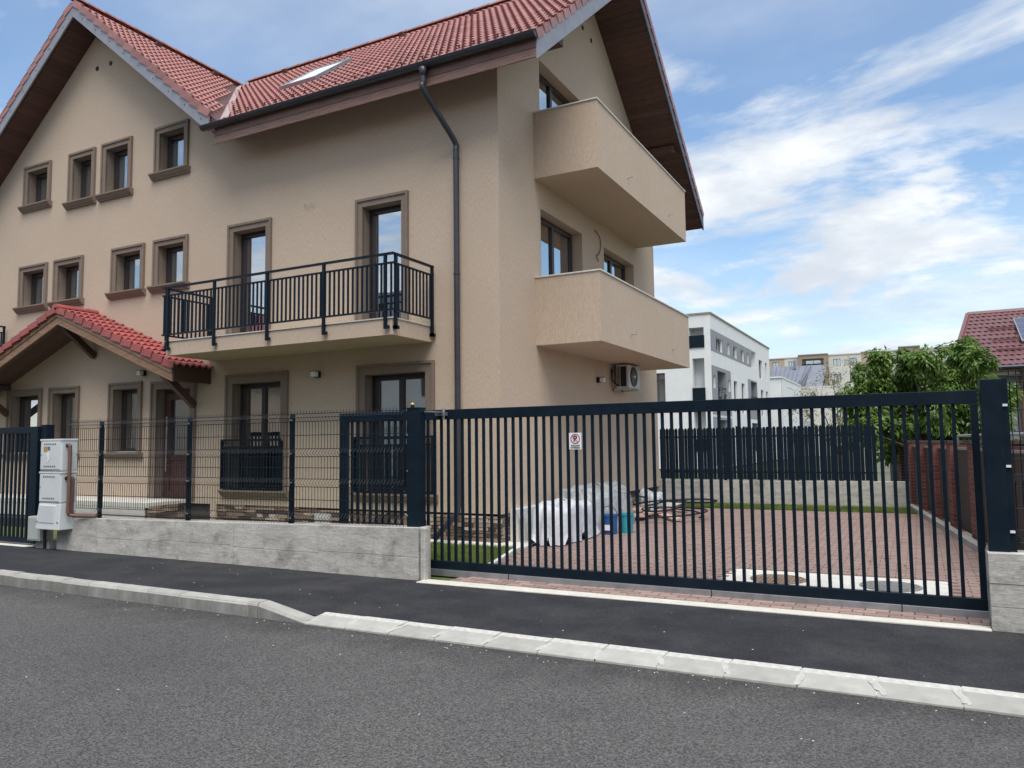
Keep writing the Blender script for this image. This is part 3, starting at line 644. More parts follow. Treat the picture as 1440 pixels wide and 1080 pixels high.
# barge boards (grey metal)
def barge(pts, depth, name='barge_board', m='barge', h=.36, dz=-.05):
    """pts: two (x,y,z soffit) points; depth: extrusion vector"""
    (a, b) = (Vector(p) for p in pts)
    q = [a + Vector((0, 0, dz)), b + Vector((0, 0, dz)), b + Vector((0, 0, dz + h)), a + Vector((0, 0, dz + h))]
    return MB().prism(q, (0, 0, 0), depth).build(name, m, roofo)
barge([(EXR, EYF - .03, zf(EYF - .03)), (EXR, RY, RZ)], (.03, 0, 0)); barge([(EXR, EYR, zr(EYR)), (EXR, RY, RZ)], (.03, 0, 0), m='gutter')
for s in (1, -1): barge([(WX + s * 4.40, EYF, zw(WX + 4.40)), (WX, EYF, WZ)], (0, -.03, 0), dz=-.03)
# screws of the barge flashing
for s in (1, -1):
    for k in range(9):
        x = WX + s * (.35 + .48 * k); MB().tube([(x, EYF - .029, zw(x) + .10), (x, EYF - .036, zw(x) + .10)], .012, 6).build('screw', 'metal_black', roofo)
# fascia boards along the front eave
xs = [-11.66, -9.05, EXR - .002]
for i in range(2):
    for (z0, z1) in ((7.39, 7.535), (7.54, 7.70)): MB().box(xs[i] + .002, xs[i + 1] - .002, EYF - .025, EYF, z0, z1).build('fascia_board', 'wood', roofo, bevel=.004)
# gutter
gm = MB(); gx0, gx1, gy, gz, gr = -11.90, EXR + .03, 9.965, 7.735, .075; n = 10
for x in (gx0, gx1):
    for rr in (gr, gr - .006):
        for j in range(n + 1): t = math.pi + math.pi * j / n; gm.v.append((x, gy + rr * math.cos(t), gz + rr * math.sin(t)))
s = n + 1
for j in range(n):
    gm.f.append((j, j + 1, 2 * s + j + 1, 2 * s + j)); gm.f.append((s + j, 3 * s + j, 3 * s + j + 1, s + j + 1))
gm.f.append(tuple(range(s))); gm.f.append(tuple(range(2 * s, 3 * s)))
gm.tube([(gx0, gy - gr, gz), (gx1, gy - gr, gz)], .012, 8)
gut = gm.build('gutter', 'gutter', house, smooth=False)
dp = smoothpath([(-6.79, gy, 7.64), (-6.79, gy, 7.42)], 2) + smoothpath([(-6.79, gy, 7.40), (-6.785, gy + .03, 7.28), (-6.60, 10.57, 6.66), (-6.585, 10.62, 6.50)], 5) + [Vector((-6.585, 10.62, 3)), Vector((-6.585, 10.62, .62)), Vector((-6.60, 10.60, .50)), Vector((-6.86, 10.33, .10))]
pipe = MB().tube(dp, .048, 12).build('downpipe', 'gutter', house, smooth=True)
MB().lathe([(.05, 0), (.055, .06), (.085, .13)], (-6.79, gy, 7.53), 14).build('outlet', 'gutter', pipe, smooth=True)
for z in (6.35, 4.4, 2.1, 1.1): MB().tube([(-6.585, 10.62, z - .015), (-6.585, 10.62, z + .015)], .056, 12).box(-6.595, -6.575, 10.62, 10.70, z - .01, z + .01).build('bracket', 'gutter', pipe)
# ---- roof tiles
def tile_mb(w=.30, h=.36, amp=.023, lift=.042):
    m = MB(); n = 10
    prof = [(w * i / n, amp * (1 + math.cos(4 * math.pi * i / n + .6))) for i in range(n + 1)]
    for (u, z) in prof: m.v.append((u, 0, z + lift))
    for (u, z) in prof: m.v.append((u, h, z))
    for (u, z) in prof: m.v.append((u, 0.004, z - .001 + lift * .10))
    k = n + 1
    for i in range(n): m.f += [(i, i + 1, k + i + 1, k + i), (2 * k + i, 2 * k + i + 1, i + 1, i)]
    return m
tmb = tile_mb(); tile_me = tmb.mesh('roof_tile', 'tile', norm=False); ptile_me = tmb.mesh('roof_tile', 'tile_porch', norm=False)
CAM = Vector((0, 0, 1.6))
def basis(U, V, o):
    U = Vector(U).normalized(); V = Vector(V).normalized(); W = U.cross(V)
    return Matrix(((U.x, V.x, W.x, o[0]), (U.y, V.y, W.y, o[1]), (U.z, V.z, W.z, o[2]), (0, 0, 0, 1)))
tl = []
TS = .33
cf = 1 / math.sqrt(1 + KF * KF); sf = KF * cf
k = 0
for r_ in range(19):
    s = -.10 + r_ * TS
    if EYF + s * cf > RY - .27 and EYF + (s - TS) * cf < RY - .275: s = (RY - .27 - EYF) / cf
    y = EYF + s * cf; z = zf(EYF) + TH + .004 + s * sf
    for c in range(40):
        x = EXR - .02 - .30 * (c + 1)
        if y > RY - .26: continue
        if x + .02 < VX(y + .15) + .13: continue
        tl.append(basis((1, 0, 0), (0, cf, sf), (x, y, z)))
cw = 1 / math.sqrt(1 + KWG * KWG); sw_ = KWG * cw
for r_ in range(18):
    s = r_ * TS; dx = 4.75 - s * cw
    if dx < .27 and dx + TS * cw > .275: dx = .27
    if dx < .26: continue
    z = WZ + TH + .004 - KWG * dx
    for c in range(17):
        y = EYF - .05 + .30 * c
        if WX + dx > VX(y + .28) - .10 or y > RY - .2: continue
        tl.append(basis((0, 1, 0), (-cw, 0, sw_), (WX + dx, y, z)))
for r_ in range(17):      # wing, left slope (seen from the verge only)
    s = r_ * TS; dx = 4.6 - s * cw
    if dx < .27 and dx + TS * cw > .275: dx = .27
    z = WZ + TH + .004 - KWG * dx
    if dx < .26: continue
    for c in range(3): tl.append(basis((0, -1, 0), (cw, 0, sw_), (WX - dx, EYF - .05 + .30 * (c + 1), z)))
cr = 1 / math.sqrt(1 + KR * KR); sr = KR * cr
for r_ in range(20):      # rear slope, near its verge
    s = r_ * TS; y = EYR - s * cr; z = zr(EYR) + TH + .004 + s * sr
    if y < RY + .1: continue
    for c in range(5): tl.append(basis((-1, 0, 0), (0, -cr, sr), (EXR - .02 - .30 * c, y, z)))
vis = lambda M: 0 if M[1][1] > 0.5 and M.col[0].x > .5 else (.5 if M.col[0].y > .5 else 50)
tl.sort(key=lambda M: (M.translation - CAM).length + vis(M))
fld = MB()
for k, M in enumerate(tl):
    if k < 300: piece('roof_tile', tile_me, M, roofo)
    else:
        i = len(fld.v); fld.v += [tuple(M @ Vector(v)) for v in tmb.v]; fld.f += [tuple(i + q for q in f) for f in tmb.f]
stuff(fld.build('roof_tile_field', 'tile', roofo, norm=False))
# verge tiles
vm = MB().box(0, .05, 0, .325, -.06, .085); vm.v = [(x - (.012 if y > .1 else 0), y, z - (.038 if y > .1 else 0)) for x, y, z in vm.v]; verge_me = vm.mesh('verge_tile', 'tile')
for r_ in range(18):
    s = -.08 + r_ * TS; y = EYF + s * cf
    if y < RY - .1: piece('verge_tile', verge_me, basis((1, 0, 0), (0, cf, sf), (EXR - .01, y, zf(EYF) + TH + .02 + s * sf)), roofo)
for r_ in range(20):
    s = r_ * TS; y = EYR - s * cr
    if y > RY + .1: piece('verge_tile', verge_me, basis((-1, 0, 0), (0, -cr, sr), (EXR + .04, y, zr(EYR) + TH + .02 + s * sr)), roofo)
for s_ in (1, -1):
    for r_ in range(17):
        s = r_ * TS; dx = 4.42 - s * cw
        if dx > .1: piece('verge_tile', verge_me, basis((0, -s_ * -1, 0), (-s_ * cw, 0, sw_), (WX + s_ * dx, EYF - (.05 if s_ > 0 else -.0), WZ + TH + .02 - KWG * dx)), roofo)
# ridge tiles
def ridge_mesh():
    m = MB(); n = 8
    for x, r0 in ((0, .105), (.40, .092)):
        for j in range(n + 1): t = math.pi * j / n; m.v.append((x, r0 * math.cos(t), r0 * .85 * math.sin(t)))
    for j in range(n): m.f.append((j, j + 1, n + 2 + j, n + 1 + j))
    m.f.append(tuple(range(n + 1))); return m.mesh('ridge_tile', 'tile', smooth=False, norm=True)
rme = ridge_mesh()
for k in range(29): piece('ridge_tile', rme, basis((-1, 0, 0), (0, -1, 0), (EXR + .05 - .385 * k, RY, RZ + TH + .065)), roofo)
for k in range(13): piece('ridge_tile', rme, basis((0, 1, 0), (-1, 0, 0), (WX, EYF - .08 + .385 * k, WZ + TH + .065)), roofo)
# vent tiles under the ridges
def vent(M):
    m = MB(); m.v = [(-.08, 0, 0), (.08, 0, 0), (.05, .17, 0), (-.05, .17, 0), (-.06, .01, .13), (.06, .01, .13)]
    m.f = [(0, 1, 5, 4), (1, 2, 5), (2, 3, 4, 5), (3, 0, 4)]; m.v = [tuple(M @ Vector(v)) for v in m.v]; m.build('vent_tile', 'tile_brown', roofo)
for x in (-14.1, -12.25, -10.4, -8.45, -6.5): y = RY - .42; vent(basis((1, 0, 0), (0, cf, sf), (x, y, zf(y) + TH + .05)))
for y in (11.9, 13.6): dx = .42; vent(basis((0, 1, 0), (-cw, 0, sw_), (WX + dx, y, WZ + TH + .05 - KWG * dx)))
# snow hooks above the gutter
def hook(x, s):
    y = EYF + s * cf; M = basis((1, 0, 0), (0, cf, sf), (x, y, zf(EYF) + TH + .06 + s * sf)); m = MB().box(-.012, .012, -.02, .09, 0, .012).box(-.012, .012, -.02, -.006, 0, .075).box(-.012, .03, -.02, -.006, .06, .075)
    m.v = [tuple(M @ Vector(v)) for v in m.v]; m.build('snow_hook', 'tile_brown', roofo)
for k in range(9):
    x = -5.35 - .72 * k; hook(x, .42); hook(x - .27, .40)
# valley flashing
vz = .075
a = Vector((VX(EYF - .02), EYF - .02, zf(EYF - .02) + TH + vz)); b = Vector((WX + .02, RY - .02, RZ + TH + vz))
MB().quad(a + Vector((.17, 0, .0)), b + Vector((.10, 0, .0)), b, a).quad(a, b, b - Vector((.10, 0, -.0)), a - Vector((.14, 0, -.0))).build('valley_flashing', 'lead', roofo)
# skylight
def on_slope(x, y, h=0): return Vector((x, y, zf(y) + TH + h))
sk = MB()
M = basis((1, 0, 0), (0, cf, sf), on_slope(-11.62, 11.72, .03))
for q in ((0, .06, 0, 1.5), (.94, 1.0, 0, 1.5), (.06, .94, 0, .08), (.06, .94, 1.42, 1.5)): sk.box(q[0], q[1], q[2], q[3], -.02, .11)
sk.v = [tuple(M @ Vector(v)) for v in sk.v]; sko = sk.build('skylight', 'zinc', roofo)
g = MB().quad(*[M @ Vector(v) for v in ((.06, .08, .09), (.94, .08, .09), (.94, 1.42, .09), (.06, 1.42, .09))]); g.build('skylight_pane', 'white_plastic', roofo)
# ---- balconies of the right-hand wall
for (z0, z1) in ((6.295, 7.49), (3.31, 4.50)):
    bx = XC + 1.21; y0, y1 = 12.02, 17.68
    m = MB().box(XC - .02, bx, y0, y1, z0, z0 + .2).box(XC - .02, bx, y0, y0 + .14, z0 + .2, z1).box(XC - .02, bx, y1 - .14, y1, z0 + .2, z1).box(bx - .14, bx, y0 + .14, y1 - .14, z0 + .2, z1)
    bal = MB(); bal = m.build('balcony', 'stucco', house)
    MB().box(XC + .002, bx - .16, y0 - .02, y0 + .16, z1 + .001, z1 + .028).box(bx - .16, bx + .022, y0 - .02, y1 + .02, z1 + .001, z1 + .028).box(XC + .002, bx - .16, y1 - .16, y1 + .02, z1 + .001, z1 + .028).build('coping', 'concrete_light', bal, bevel=.004)
    for y in (13.58, 16.28):
        zz = z0 + .29; MB().tube([(bx - .01, y, zz), (bx + .10, y, zz), (bx + .10, y + .001, zz + .05)], .010, 6).tube([(bx + .0, y, zz - .02), (bx + .002, y, zz + .02)], .02, 8).build('hook', 'zinc', bal)
# hanging cable by the balcony door
MB().tube(smoothpath([(XC + .02, 14.87, 6.06), (XC + .03, 15.10, 5.98), (XC + .03, 15.18, 5.78), (XC + .03, 15.05, 5.58), (XC + .03, 14.93, 5.52), (XC + .03, 15.02, 5.42)]), .009, 6).build('cable', 'rubber', house)
MB().tube(smoothpath([(-9.97, YF - .01, 6.12), (-9.90, YF - .06, 6.10), (-9.82, YF - .05, 6.14), (-9.74, YF - .07, 6.13), (-9.70, YF - .05, 6.07)]), .006, 6).build('cable', 'concrete', house)
# ---- front balcony with railing
def front_balcony(dx, sgn=1):
    X = lambda x: (x + dx)
    by0 = 9.57
    bal = MB().box(X(-12.28), X(-7.11), by0, YF + .02, 3.31, 3.565).build('balcony', 'stucco', house)
    MB().box(X(-12.30), X(-7.09), by0 - .02, YF - .001, 3.566, 3.585).build('coping', 'concrete_light', bal)
    py = by0 - .045; posts = [-12.20, -10.98, -9.70, -8.45, -7.21]
    def post(x, y, dirv):
        m = MB().box(x - .022, x + .022, y - .022, y + .022, 3.40, 4.555)
        m.box(x - .022 if dirv[0] == 0 else x - .09, x + .07 if dirv[0] == 0 else x + .022, y - .015 if dirv[0] == 0 else y - .022, y + .02 if dirv[0] == 0 else y + .07, 3.40, 3.45)
        m.build('railing_post', 'metal_dark', bal)
    for x in posts: post(X(x), py, (0, 1))
    sx = -7.11 + .045; lx = -12.28 - .045
    for y in (by0 + .03, YF - .09): post(X(sx), y, (1, 0)); post(X(lx), y, (1, 0))
    def rail(a, b, z, h, w): MB().bar((a[0], a[1], z), (b[0], b[1], z), w, h).build('railing_bar', 'metal_dark', bal)
    ends = [((X(lx) - .02, py), (X(sx) + .02, py)), ((X(sx), py + .022), (X(sx), YF - .06)), ((X(lx), py + .022), (X(lx), YF - .06))]
    for (a, b) in ends:
        rail(a, b, 4.572, .034, .046); rail(a, b, 4.425, .028, .030); rail(a, b, 3.69, .028, .030)
    bme = MB().box(-.017, .017, -.008, .008, 3.704, 4.411).mesh('baluster', 'metal_dark')
    n = 56
    for k in range(n):
        x = lx + .03 + (sx - lx - .06) * k / (n - 1)
        if min(abs(x - q) for q in posts) > .03: piece('baluster', bme, Matrix.Translation((X(x), py, 0)), bal)
    for k in range(10):
        y = by0 + .10 + .098 * k
        for q in (sx, lx):
            if y < YF - .11: piece('baluster', bme, Matrix.Translation((X(q), y, 0)) @ Matrix.Rotation(R(90), 4, 'Z'), bal)
front_balcony(0); front_balcony(-12.38)
# ---- guard rails of the two french windows
def guard(u0, u1):
    z0, z1 = .80, 1.755; m = MB(); y0, y1 = YF - .11, YF - .075
    for q in ((u0, u1, z1 - .04, z1), (u0 + .035, u1 - .035, z1 - .165, z1 - .135), (u0 + .035, u1 - .035, z0, z0 + .03)): m.box(q[0], q[1], y0, y1, q[2], q[3])
    for x in (u0, u1 - .035): m.box(x, x + .035, y0 + .001, YF, z0 + .001, z1 - .041)
    g = m.build('guard_rail', 'metal_dark', house)
    bme = MB().box(-.018, .018, -.008, .008, z0 + .03, z1 - .165).mesh('baluster', 'metal_dark'); n = 18
    for k in range(n): piece('baluster', bme, Matrix.Translation((u0 + .09 + (u1 - u0 - .18) * k / (n - 1), (y0 + y1) / 2, 0)), g)
guard(-11.97, -10.42); guard(-8.72, -7.05)
# ---- porch roof over the entrance
PX, PY0 = -16.05, 9.86; PK = .385; PZ = 4.56; PW = 3.61
def pz(x): return PZ - PK * abs(x - PX)
pm = MB()
for s in (1, -1): pm.prism([(PX, PY0 + .03, PZ - .16), (PX + s * PW, PY0 + .03, pz(PX + PW) - .16), (PX + s * PW, PY0 + .03, pz(PX + PW) - .02), (PX, PY0 + .03, PZ - .02)], (0, 0, 0), (0, YF - PY0 - .04, 0))
porch = pm.build('porch_roof', 'wood_dark', house)
for s in (1, -1):
    for (z0, z1, yo) in ((-.31, -.155, .0), (-.15, .0, -.018)):
        MB().prism([(PX, PY0, PZ + z0), (PX + s * (PW + .02), PY0, pz(PX + PW + .02) + z0), (PX + s * (PW + .02), PY0, pz(PX + PW + .02) + z1), (PX, PY0, PZ + z1)], (0, 0, 0), (0, -.035 + yo, 0)).build('barge_board', 'wood_light', porch)
    for k in range(7):
        y = PY0 + .03 + k * .115; MB().prism([(PX, y, PZ - .165), (PX + s * PW, y, pz(PX + PW) - .165), (PX + s * PW, y, pz(PX + PW) - .175), (PX, y, PZ - .175)], (0, 0, 0), (0, .11, 0)).build('soffit_board', 'wood_dark', porch)
    x = PX + s * (PW + .025); box('fascia_board', 'wood_dark', porch, min(x, x + s * .03), max(x, x + s * .03), PY0 - .03, YF - .002, pz(PX + PW) - .31, pz(PX + PW) - .01)
for x, zt in ((PX + .0, PZ - .30), (PX + 3.22, pz(PX + 3.22) - .26), (PX - 3.22, pz(PX + 3.22) - .26)):
    MB().bar((x, YF - .02, zt - .62), (x, PY0 + .08, zt - .02), .11, .13).box(x - .055, x + .055, PY0 + .005, YF - .003, zt - .045, zt + .075).build('brace', 'wood_dark', porch)
cp = 1 / math.sqrt(1 + PK * PK); sp = PK * cp
for s in (1, -1):
    for r_ in range(12):
        d = r_ * TS; dx = PW + .10 - d * cp
        if dx < .12: continue
        for c in range(3):
            y = PY0 - .07 + .30 * c
            M = basis((0, 1, 0), (-cp, 0, sp), (PX + dx, y, PZ + .005 - PK * dx)) if s > 0 else basis((0, -1, 0), (cp, 0, sp), (PX - dx, y + .30, PZ + .005 - PK * dx))
            piece('roof_tile', ptile_me, M, porch)
pv = MB().box(-.035, .0, 0, .325, -.045, .085); pv.v = [(x + (.014 if y > .1 else 0), y, z - (.040 if y > .1 else 0)) for x, y, z in pv.v]; pverge = pv.mesh('verge_tile', 'tile_porch')
for s in (1, -1):
    for r_ in range(12):
        d = r_ * TS; dx = PW + .10 - d * cp
        if dx > .12: piece('verge_tile', pverge, basis((0, 1, 0), (-cp, 0, sp), (PX + dx, PY0 - .062, PZ + .012 - PK * dx)) if s > 0 else basis((0, -1, 0), (cp, 0, sp), (PX - dx, PY0 - .097, PZ + .012 - PK * dx)), porch)
prm = rme.copy(); prm.materials[0] = MATS['tile_porch']
for k in range(3): piece('ridge_tile', prm, basis((0, 1, 0), (-1, 0, 0), (PX, PY0 - .10 + .36 * k, PZ + .035)), porch)
# ---- entrance platform
plat = MB().box(-19.4, -13.0, 9.80, YF + .04, .0, .47).build('entrance_platform', 'mortar', house)
box('step_slab', 'concrete_light', plat, -19.42, -12.965, 9.77, YF + .03, .472, .57, bevel=.006)
box('step_riser', 'concrete_light', plat, -19.4, -13.05, 9.775, 9.798, .22, .47)
box('step', 'mortar', plat, -19.4, -12.6, 9.42, 9.77, .0, .2)
PLS = (Vector((-13.0 + .05, 0, 0)), Vector((0, 1, 0)), Vector((1, 0, 0)))
z = .03
while z < .45:
    y = 9.80
    while y < YF - .05:
        l_ = min(random.uniform(.12, .3), YF - .02 - y); M = Matrix(((0, .05, 0, -13.0), (l_ - .006, 0, 0, y), (0, 0, .062, z), (0, 0, 0, 1))); o = piece('stone', random.choice(stone_me), M @ Matrix.Scale(-1, 4, (0, 1, 0)), plat); y += l_
    z += .069
# ================================================================== STREET WALLS, FENCE, GATES
def concrete_wall(name, label, x0, x1, y0, y1, z0, zt0, zt1, seams, rows):
    t = thing(name, label, 'wall', ((x0 + x1) / 2, y0, 0))
    zt = lambda x: zt0 + (zt1 - zt0) * (x - x0) / (x1 - x0)
    core = MB().prism([(x0 + .01, y0 + .012, z0), (x1 - .002, y0 + .012, z0), (x1 - .002, y0 + .012, zt(x1) - .004), (x0 + .01, y0 + .012, zt(x0) - .004)], (0, 0, 0), (0, y1 - y0 - .014, 0)).build('wall_core', 'concrete', t)
    for a, b in zip(seams, seams[1:]):
        zs = [z0] + [r_ + random.uniform(-.02, .02) for r_ in rows] + [None]
        for i in range(len(zs) - 1):
            d = random.uniform(0, .006); g = .0015
            za = zs[i] + g; zb0 = (zt(a) if zs[i + 1] is None else zs[i + 1] - g); zb1 = (zt(b) if zs[i + 1] is None else zs[i + 1] - g)
            MB().prism([(a + g, y0 + d, za), (b - g, y0 + d, za), (b - g, y0 + d, zb1), (a + g, y0 + d, zb0)], (0, 0, 0), (0, .02 if zs[i + 1] is not None else y1 - y0 - d, 0)).build('formwork_face', 'concrete', core, bevel=.003)
    return t
concrete_wall('concrete_wall', 'low weathered board-marked concrete wall carrying the wire mesh fence', -11.86, -5.115, YW, YW + .27, -.05, .545, .652, [-11.86, -10.9, -9.5, -8.05, -6.6, -5.115], [.30])
concrete_wall('concrete_wall', 'short grey concrete wall right of the sliding gate, dark at its foot', 0.452, 3.4, YW, YW + .27, -.05, .675, .70, [.452, 2.0, 3.4], [.24, .42])
pp = MB().box(-5.095, -5.025, YW + .02, YW + .10, -.05, .655); tag(pp.build('concrete_pillar', 'concrete', bevel=.012), 'narrow rough concrete stub between wall end and sliding gate', 'pillar')
# ---- wire mesh fence
def mesh_panel(parent, x0, x1, y, z0, z1, folds, pitch=.05):
    m = MB(); w = .0042
    prof = [(z0, 0)]
    for f in folds: prof += [(f - .05, 0), (f, -.055), (f + .05, 0)]
    prof += [(z1, 0)]
    n = int((x1 - x0) / pitch)
    for k in range(n + 1):
        x = x0 + (x1 - x0 - .01) * k / n + .005
        base = len(m.v)
        for z, d in prof:
            for ax, ay in ((-w, 0), (0, -w), (w, 0), (0, w)): m.v.append((x + ax, y + d + ay, z))
        for i in range(len(prof) - 1):
            for j in range(4): m.f.append((base + 4 * i + j, base + 4 * i + (j + 1) % 4, base + 4 * i + 4 + (j + 1) % 4, base + 4 * i + 4 + j))
    hz_ = sorted(set([z0 + .03] + [f + s for f in folds for s in (-.05, .05)] + [f + .0 for f in folds[-1:]] + [(a + b) / 2 for a, b in zip(folds, folds[1:])]))
    for z in hz_:
        d = -.055 if z in folds[-1:] else 0
        m.tube([(x0, y + d - .005, z), (x1, y + d - .005, z)], w, 4, False)
    return stuff(m.build('mesh_panel', 'metal_black', parent, norm=False))
fy = YW + .09
wf = thing('wire_fence', 'dark folded wire mesh fence with posts on the long concrete wall', 'fence', (-8.5, fy, .6))
edges = [-11.75, -11.02, -9.07, -7.15, -5.36]
for a, b in zip(edges, edges[1:]):
    zb = .58 + (a + 11.8) * .015; mesh_panel(wf, a + .01, b - .01, fy, zb, 2.05, [zb + .07, 1.14, 1.52, 1.965])
for x in edges[1:-1]:
    zb = .545 + (x + 11.86) * .0159
    p = MB().box(x - .025, x + .025, fy + .012, fy + .06, zb - .03, 2.02).build('fence_post', 'metal_dark', wf, bevel=.004)
    for z in (.68, 1.13, 1.5, 1.93): MB().box(x - .012, x + .02, fy - .012, fy + .012, z, z + .018).build('clip', 'zinc', p)
wf2 = thing('wire_fence', 'wire mesh fence on the short concrete wall at the right edge', 'fence', (2, fy, .7))
mesh_panel(wf2, .68, 3.3, YW + .16, .72, 2.16, [.80, 1.25, 1.60, 2.06])
# ---- sliding gate
GY = 7.90
gate = thing('sliding_gate', 'long dark blue metal sliding gate of upright bars across the driveway', 'gate', (-2.4, GY, .1))
gx0, gx1 = -6.70, 0.475
fr_ = MB()
for q in ((gx0, gx1, 1.905, 2.025), (gx0, gx1, .115, .215)): fr_.box(q[0], q[1], GY - .03, GY + .03, q[2], q[3])
fr_.box(gx0, gx0 + .12, GY - .029, GY + .029, .215, 1.905); fr_.box(gx1 - .06, gx1, GY - .029, GY + .029, .215, 1.905)
fr_.build('gate_frame', 'metal_dark', gate, bevel=.004)
bme = MB().box(-.0155, .0155, -.0125, .0125, .216, 1.904).mesh('gate_bar', 'metal_dark')
x = gx0 + .19
while x < gx1 - .1: piece('gate_bar', bme, Matrix.Translation((x, GY, 0)), gate); x += .0985
tr = MB().box(-5.4, .47, GY - .055, GY - .035, .04, .118).box(-5.4, .47, GY - .035, GY + .035, .10, .114).box(-5.4, .47, GY + .035, GY + .05, .04, .118); tr.build('gate_track', 'zinc', gate, bevel=.003)
for x in (-4.2, -1.9, -.2): MB().box(x - .004, x + .004, GY - .058, GY - .034, .042, .12).build('track_joint', 'metal_black', gate)
# gate posts
gp = thing('gate_post', 'thick dark blue gate post at the end of the wire fence', 'post', (-5.27, YW + .14, .6))
MB().box(-5.335, -5.16, YW + .10, YW + .24, .60, 2.03).build('post', 'metal_dark', gp, bevel=.006)
MB().box(-5.34, -5.155, YW + .095, YW + .245, 2.03, 2.042).build('cap', 'metal_dark', gp)
for z in (.78, 1.3, 1.72): MB().tube([(-5.325, YW + .101, z), (-5.325, YW + .094, z)], .009, 8).build('bolt', 'zinc', gp)
MB().box(-5.155, -5.02, GY - .10, GY - .035, 1.95, 1.99).box(-5.14, -5.05, YW + .18, GY - .05, 1.985, 2.0).tube([(-5.06, GY - .06, 1.90), (-5.06, GY - .06, 2.04)], .018, 10).build('guide_bracket', 'zinc', gp)
bc = thing('beacon', 'tiny amber beacon on top of the gate post beside the fence', 'lamp', (-5.30, YW + .17, 2.042))
MB().lathe([(.022, 0), (.022, .025), (.018, .028)], (-5.30, YW + .17, 2.042), 14).build('base', 'metal_black', bc); MB().lathe([(.024, .028), (.026, .04), (.02, .056), (.008, .062)], (-5.30, YW + .17, 2.042), 14).build('lens', 'gold', bc, smooth=True)
gp = thing('gate_post', 'tall dark blue gate post on the short right-hand wall', 'post', (.55, YW + .14, .67))
MB().box(.472, .622, YW + .10, YW + .25, .66, 2.09).build('post', 'metal_dark', gp, bevel=.006)
MB().box(.623, .668, YW + .12, YW + .20, .66, 2.09).build('stop_profile', 'metal_dark', gp)
for z in (.83, 1.36, 1.86): MB().box(.625, .66, YW + .105, YW + .125, z, z + .02).build('clip', 'white_plastic', gp)
MB().box(.452, .47, YW + .22, YW + .27, .0, .68).build('edge_strip', 'zinc', gp)
# no-parking sign on the gate bars
sx0, sx1, sz0, sz1, sy = -3.432, -3.285, 1.532, 1.715, GY - .022
sg = thing('parking_sign', 'small white no-parking sign with red ring and black letters on the sliding gate', 'sign', ((sx0 + sx1) / 2, sy, sz0))
MB().box(sx0, sx1, sy - .003, sy + .003, sz0, sz1).build('plate', 'sign_white', sg)
def ring(cx, cz, r0, r1, y, n=36):
    m = MB()
    for k in range(n):
        a, b = 2 * math.pi * k / n, 2 * math.pi * (k + 1) / n
        m.quad((cx + r0 * math.cos(a), y, cz + r0 * math.sin(a)), (cx + r1 * math.cos(a), y, cz + r1 * math.sin(a)), (cx + r1 * math.cos(b), y, cz + r1 * math.sin(b)), (cx + r0 * math.cos(b), y, cz + r0 * math.sin(b)))
    return m
cx, cz = (sx0 + sx1) / 2, sz1 - .068
ring(cx, cz, .046, .056, sy - .0045).build('ring', 'sign_red', sg)
MB().bar((cx - .034, sy - .0065, cz + .034), (cx + .034, sy - .0065, cz - .034), .001, .009, (0, 1, 0)).build('slash', 'sign_red', sg)
def text(body, size, x, y, z, m, parent, name='lettering', bold=.0):
    cu = bpy.data.curves.new(name, 'FONT'); cu.body = body; cu.size = size; cu.align_x = 'CENTER'; cu.align_y = 'CENTER'; cu.offset = bold; cu.extrude = .0004
    tmp = bpy.data.objects.new('tmp', cu); COL.objects.link(tmp); dg = bpy.context.evaluated_depsgraph_get(); me = bpy.data.meshes.new_from_object(tmp.evaluated_get(dg)); bpy.data.objects.remove(tmp)
    me.materials.clear(); me.materials.append(MATS[m]); me.transform(Matrix.Translation((x, y, z)) @ Matrix.Rotation(R(90), 4, 'X'))
    o = bpy.data.objects.new(name, me); put(o, parent); return o
text('P', .092, cx, sy - .0055, cz, 'sign_ink', sg, bold=.002)
text('PARCARE', .024, cx, sy - .0045, sz0 + .040, 'sign_ink', sg, bold=.0006); text('INTERZISA', .024, cx, sy - .0045, sz0 + .017, 'sign_ink', sg, bold=.0006)
# ---- pedestrian gate at the left edge
lg = thing('yard_gate', 'dark metal bar gate at the left edge beside the meter cabinets', 'gate', (-14, YW + .12, .1)); ly = YW + .12
m = MB()
for q in ((-16.5, -12.60, 1.87, 1.975), (-16.5, -12.60, .095, .18)): m.box(q[0], q[1], ly - .03, ly + .03, q[2], q[3])
m.box(-12.80, -12.60, ly - .029, ly + .029, .18, 1.87); m.build('gate_frame', 'metal_dark', lg, bevel=.004)
lme = MB().box(-.022, .022, -.012, .012, .181, 1.869).mesh('gate_bar', 'metal_dark')
for k in range(32): piece('gate_bar', lme, Matrix.Translation((-12.87 - .115 * k, ly, 0)), lg)
gp = thing('gate_post', 'dark gate post between the left bar gate and the meter cabinets', 'post', (-12.5, ly + .1, 0)); MB().box(-12.585, -12.44, ly + .01, ly + .15, .0, 1.99).build('post', 'metal_dark', gp, bevel=.006); MB().box(-12.59, -12.435, ly + .005, ly + .155, 1.99, 2.0).build('cap', 'metal_dark', gp)
struct(MB().box(-16.5, -12.62, YW - .05, YW + .3, -.03, .068).build('gate_sill', 'concrete_light', bevel=.01))
ju = thing('junction_box', 'pale grey-green box low on the wall left of the meter cabinets', 'box', (-12.28, YW - .1, .18))
MB().box(-12.42, -12.10, YW - .12, YW + .10, .185, .56).build('body', 'cabinet_grey', ju, bevel=.01); MB().box(-12.40, -12.12, YW - .126, YW - .119, .21, .54).build('lid', 'cabinet_grey', ju, bevel=.004)
MB().box(-12.36, -12.02, YW - .02, YW + .22, -.03, .185).build('stand', 'concrete', ju); MB().tube([(-12.08, YW - .05, .0), (-12.08, YW - .05, .4)], .022, 8).build('conduit', 'rubber', ju)
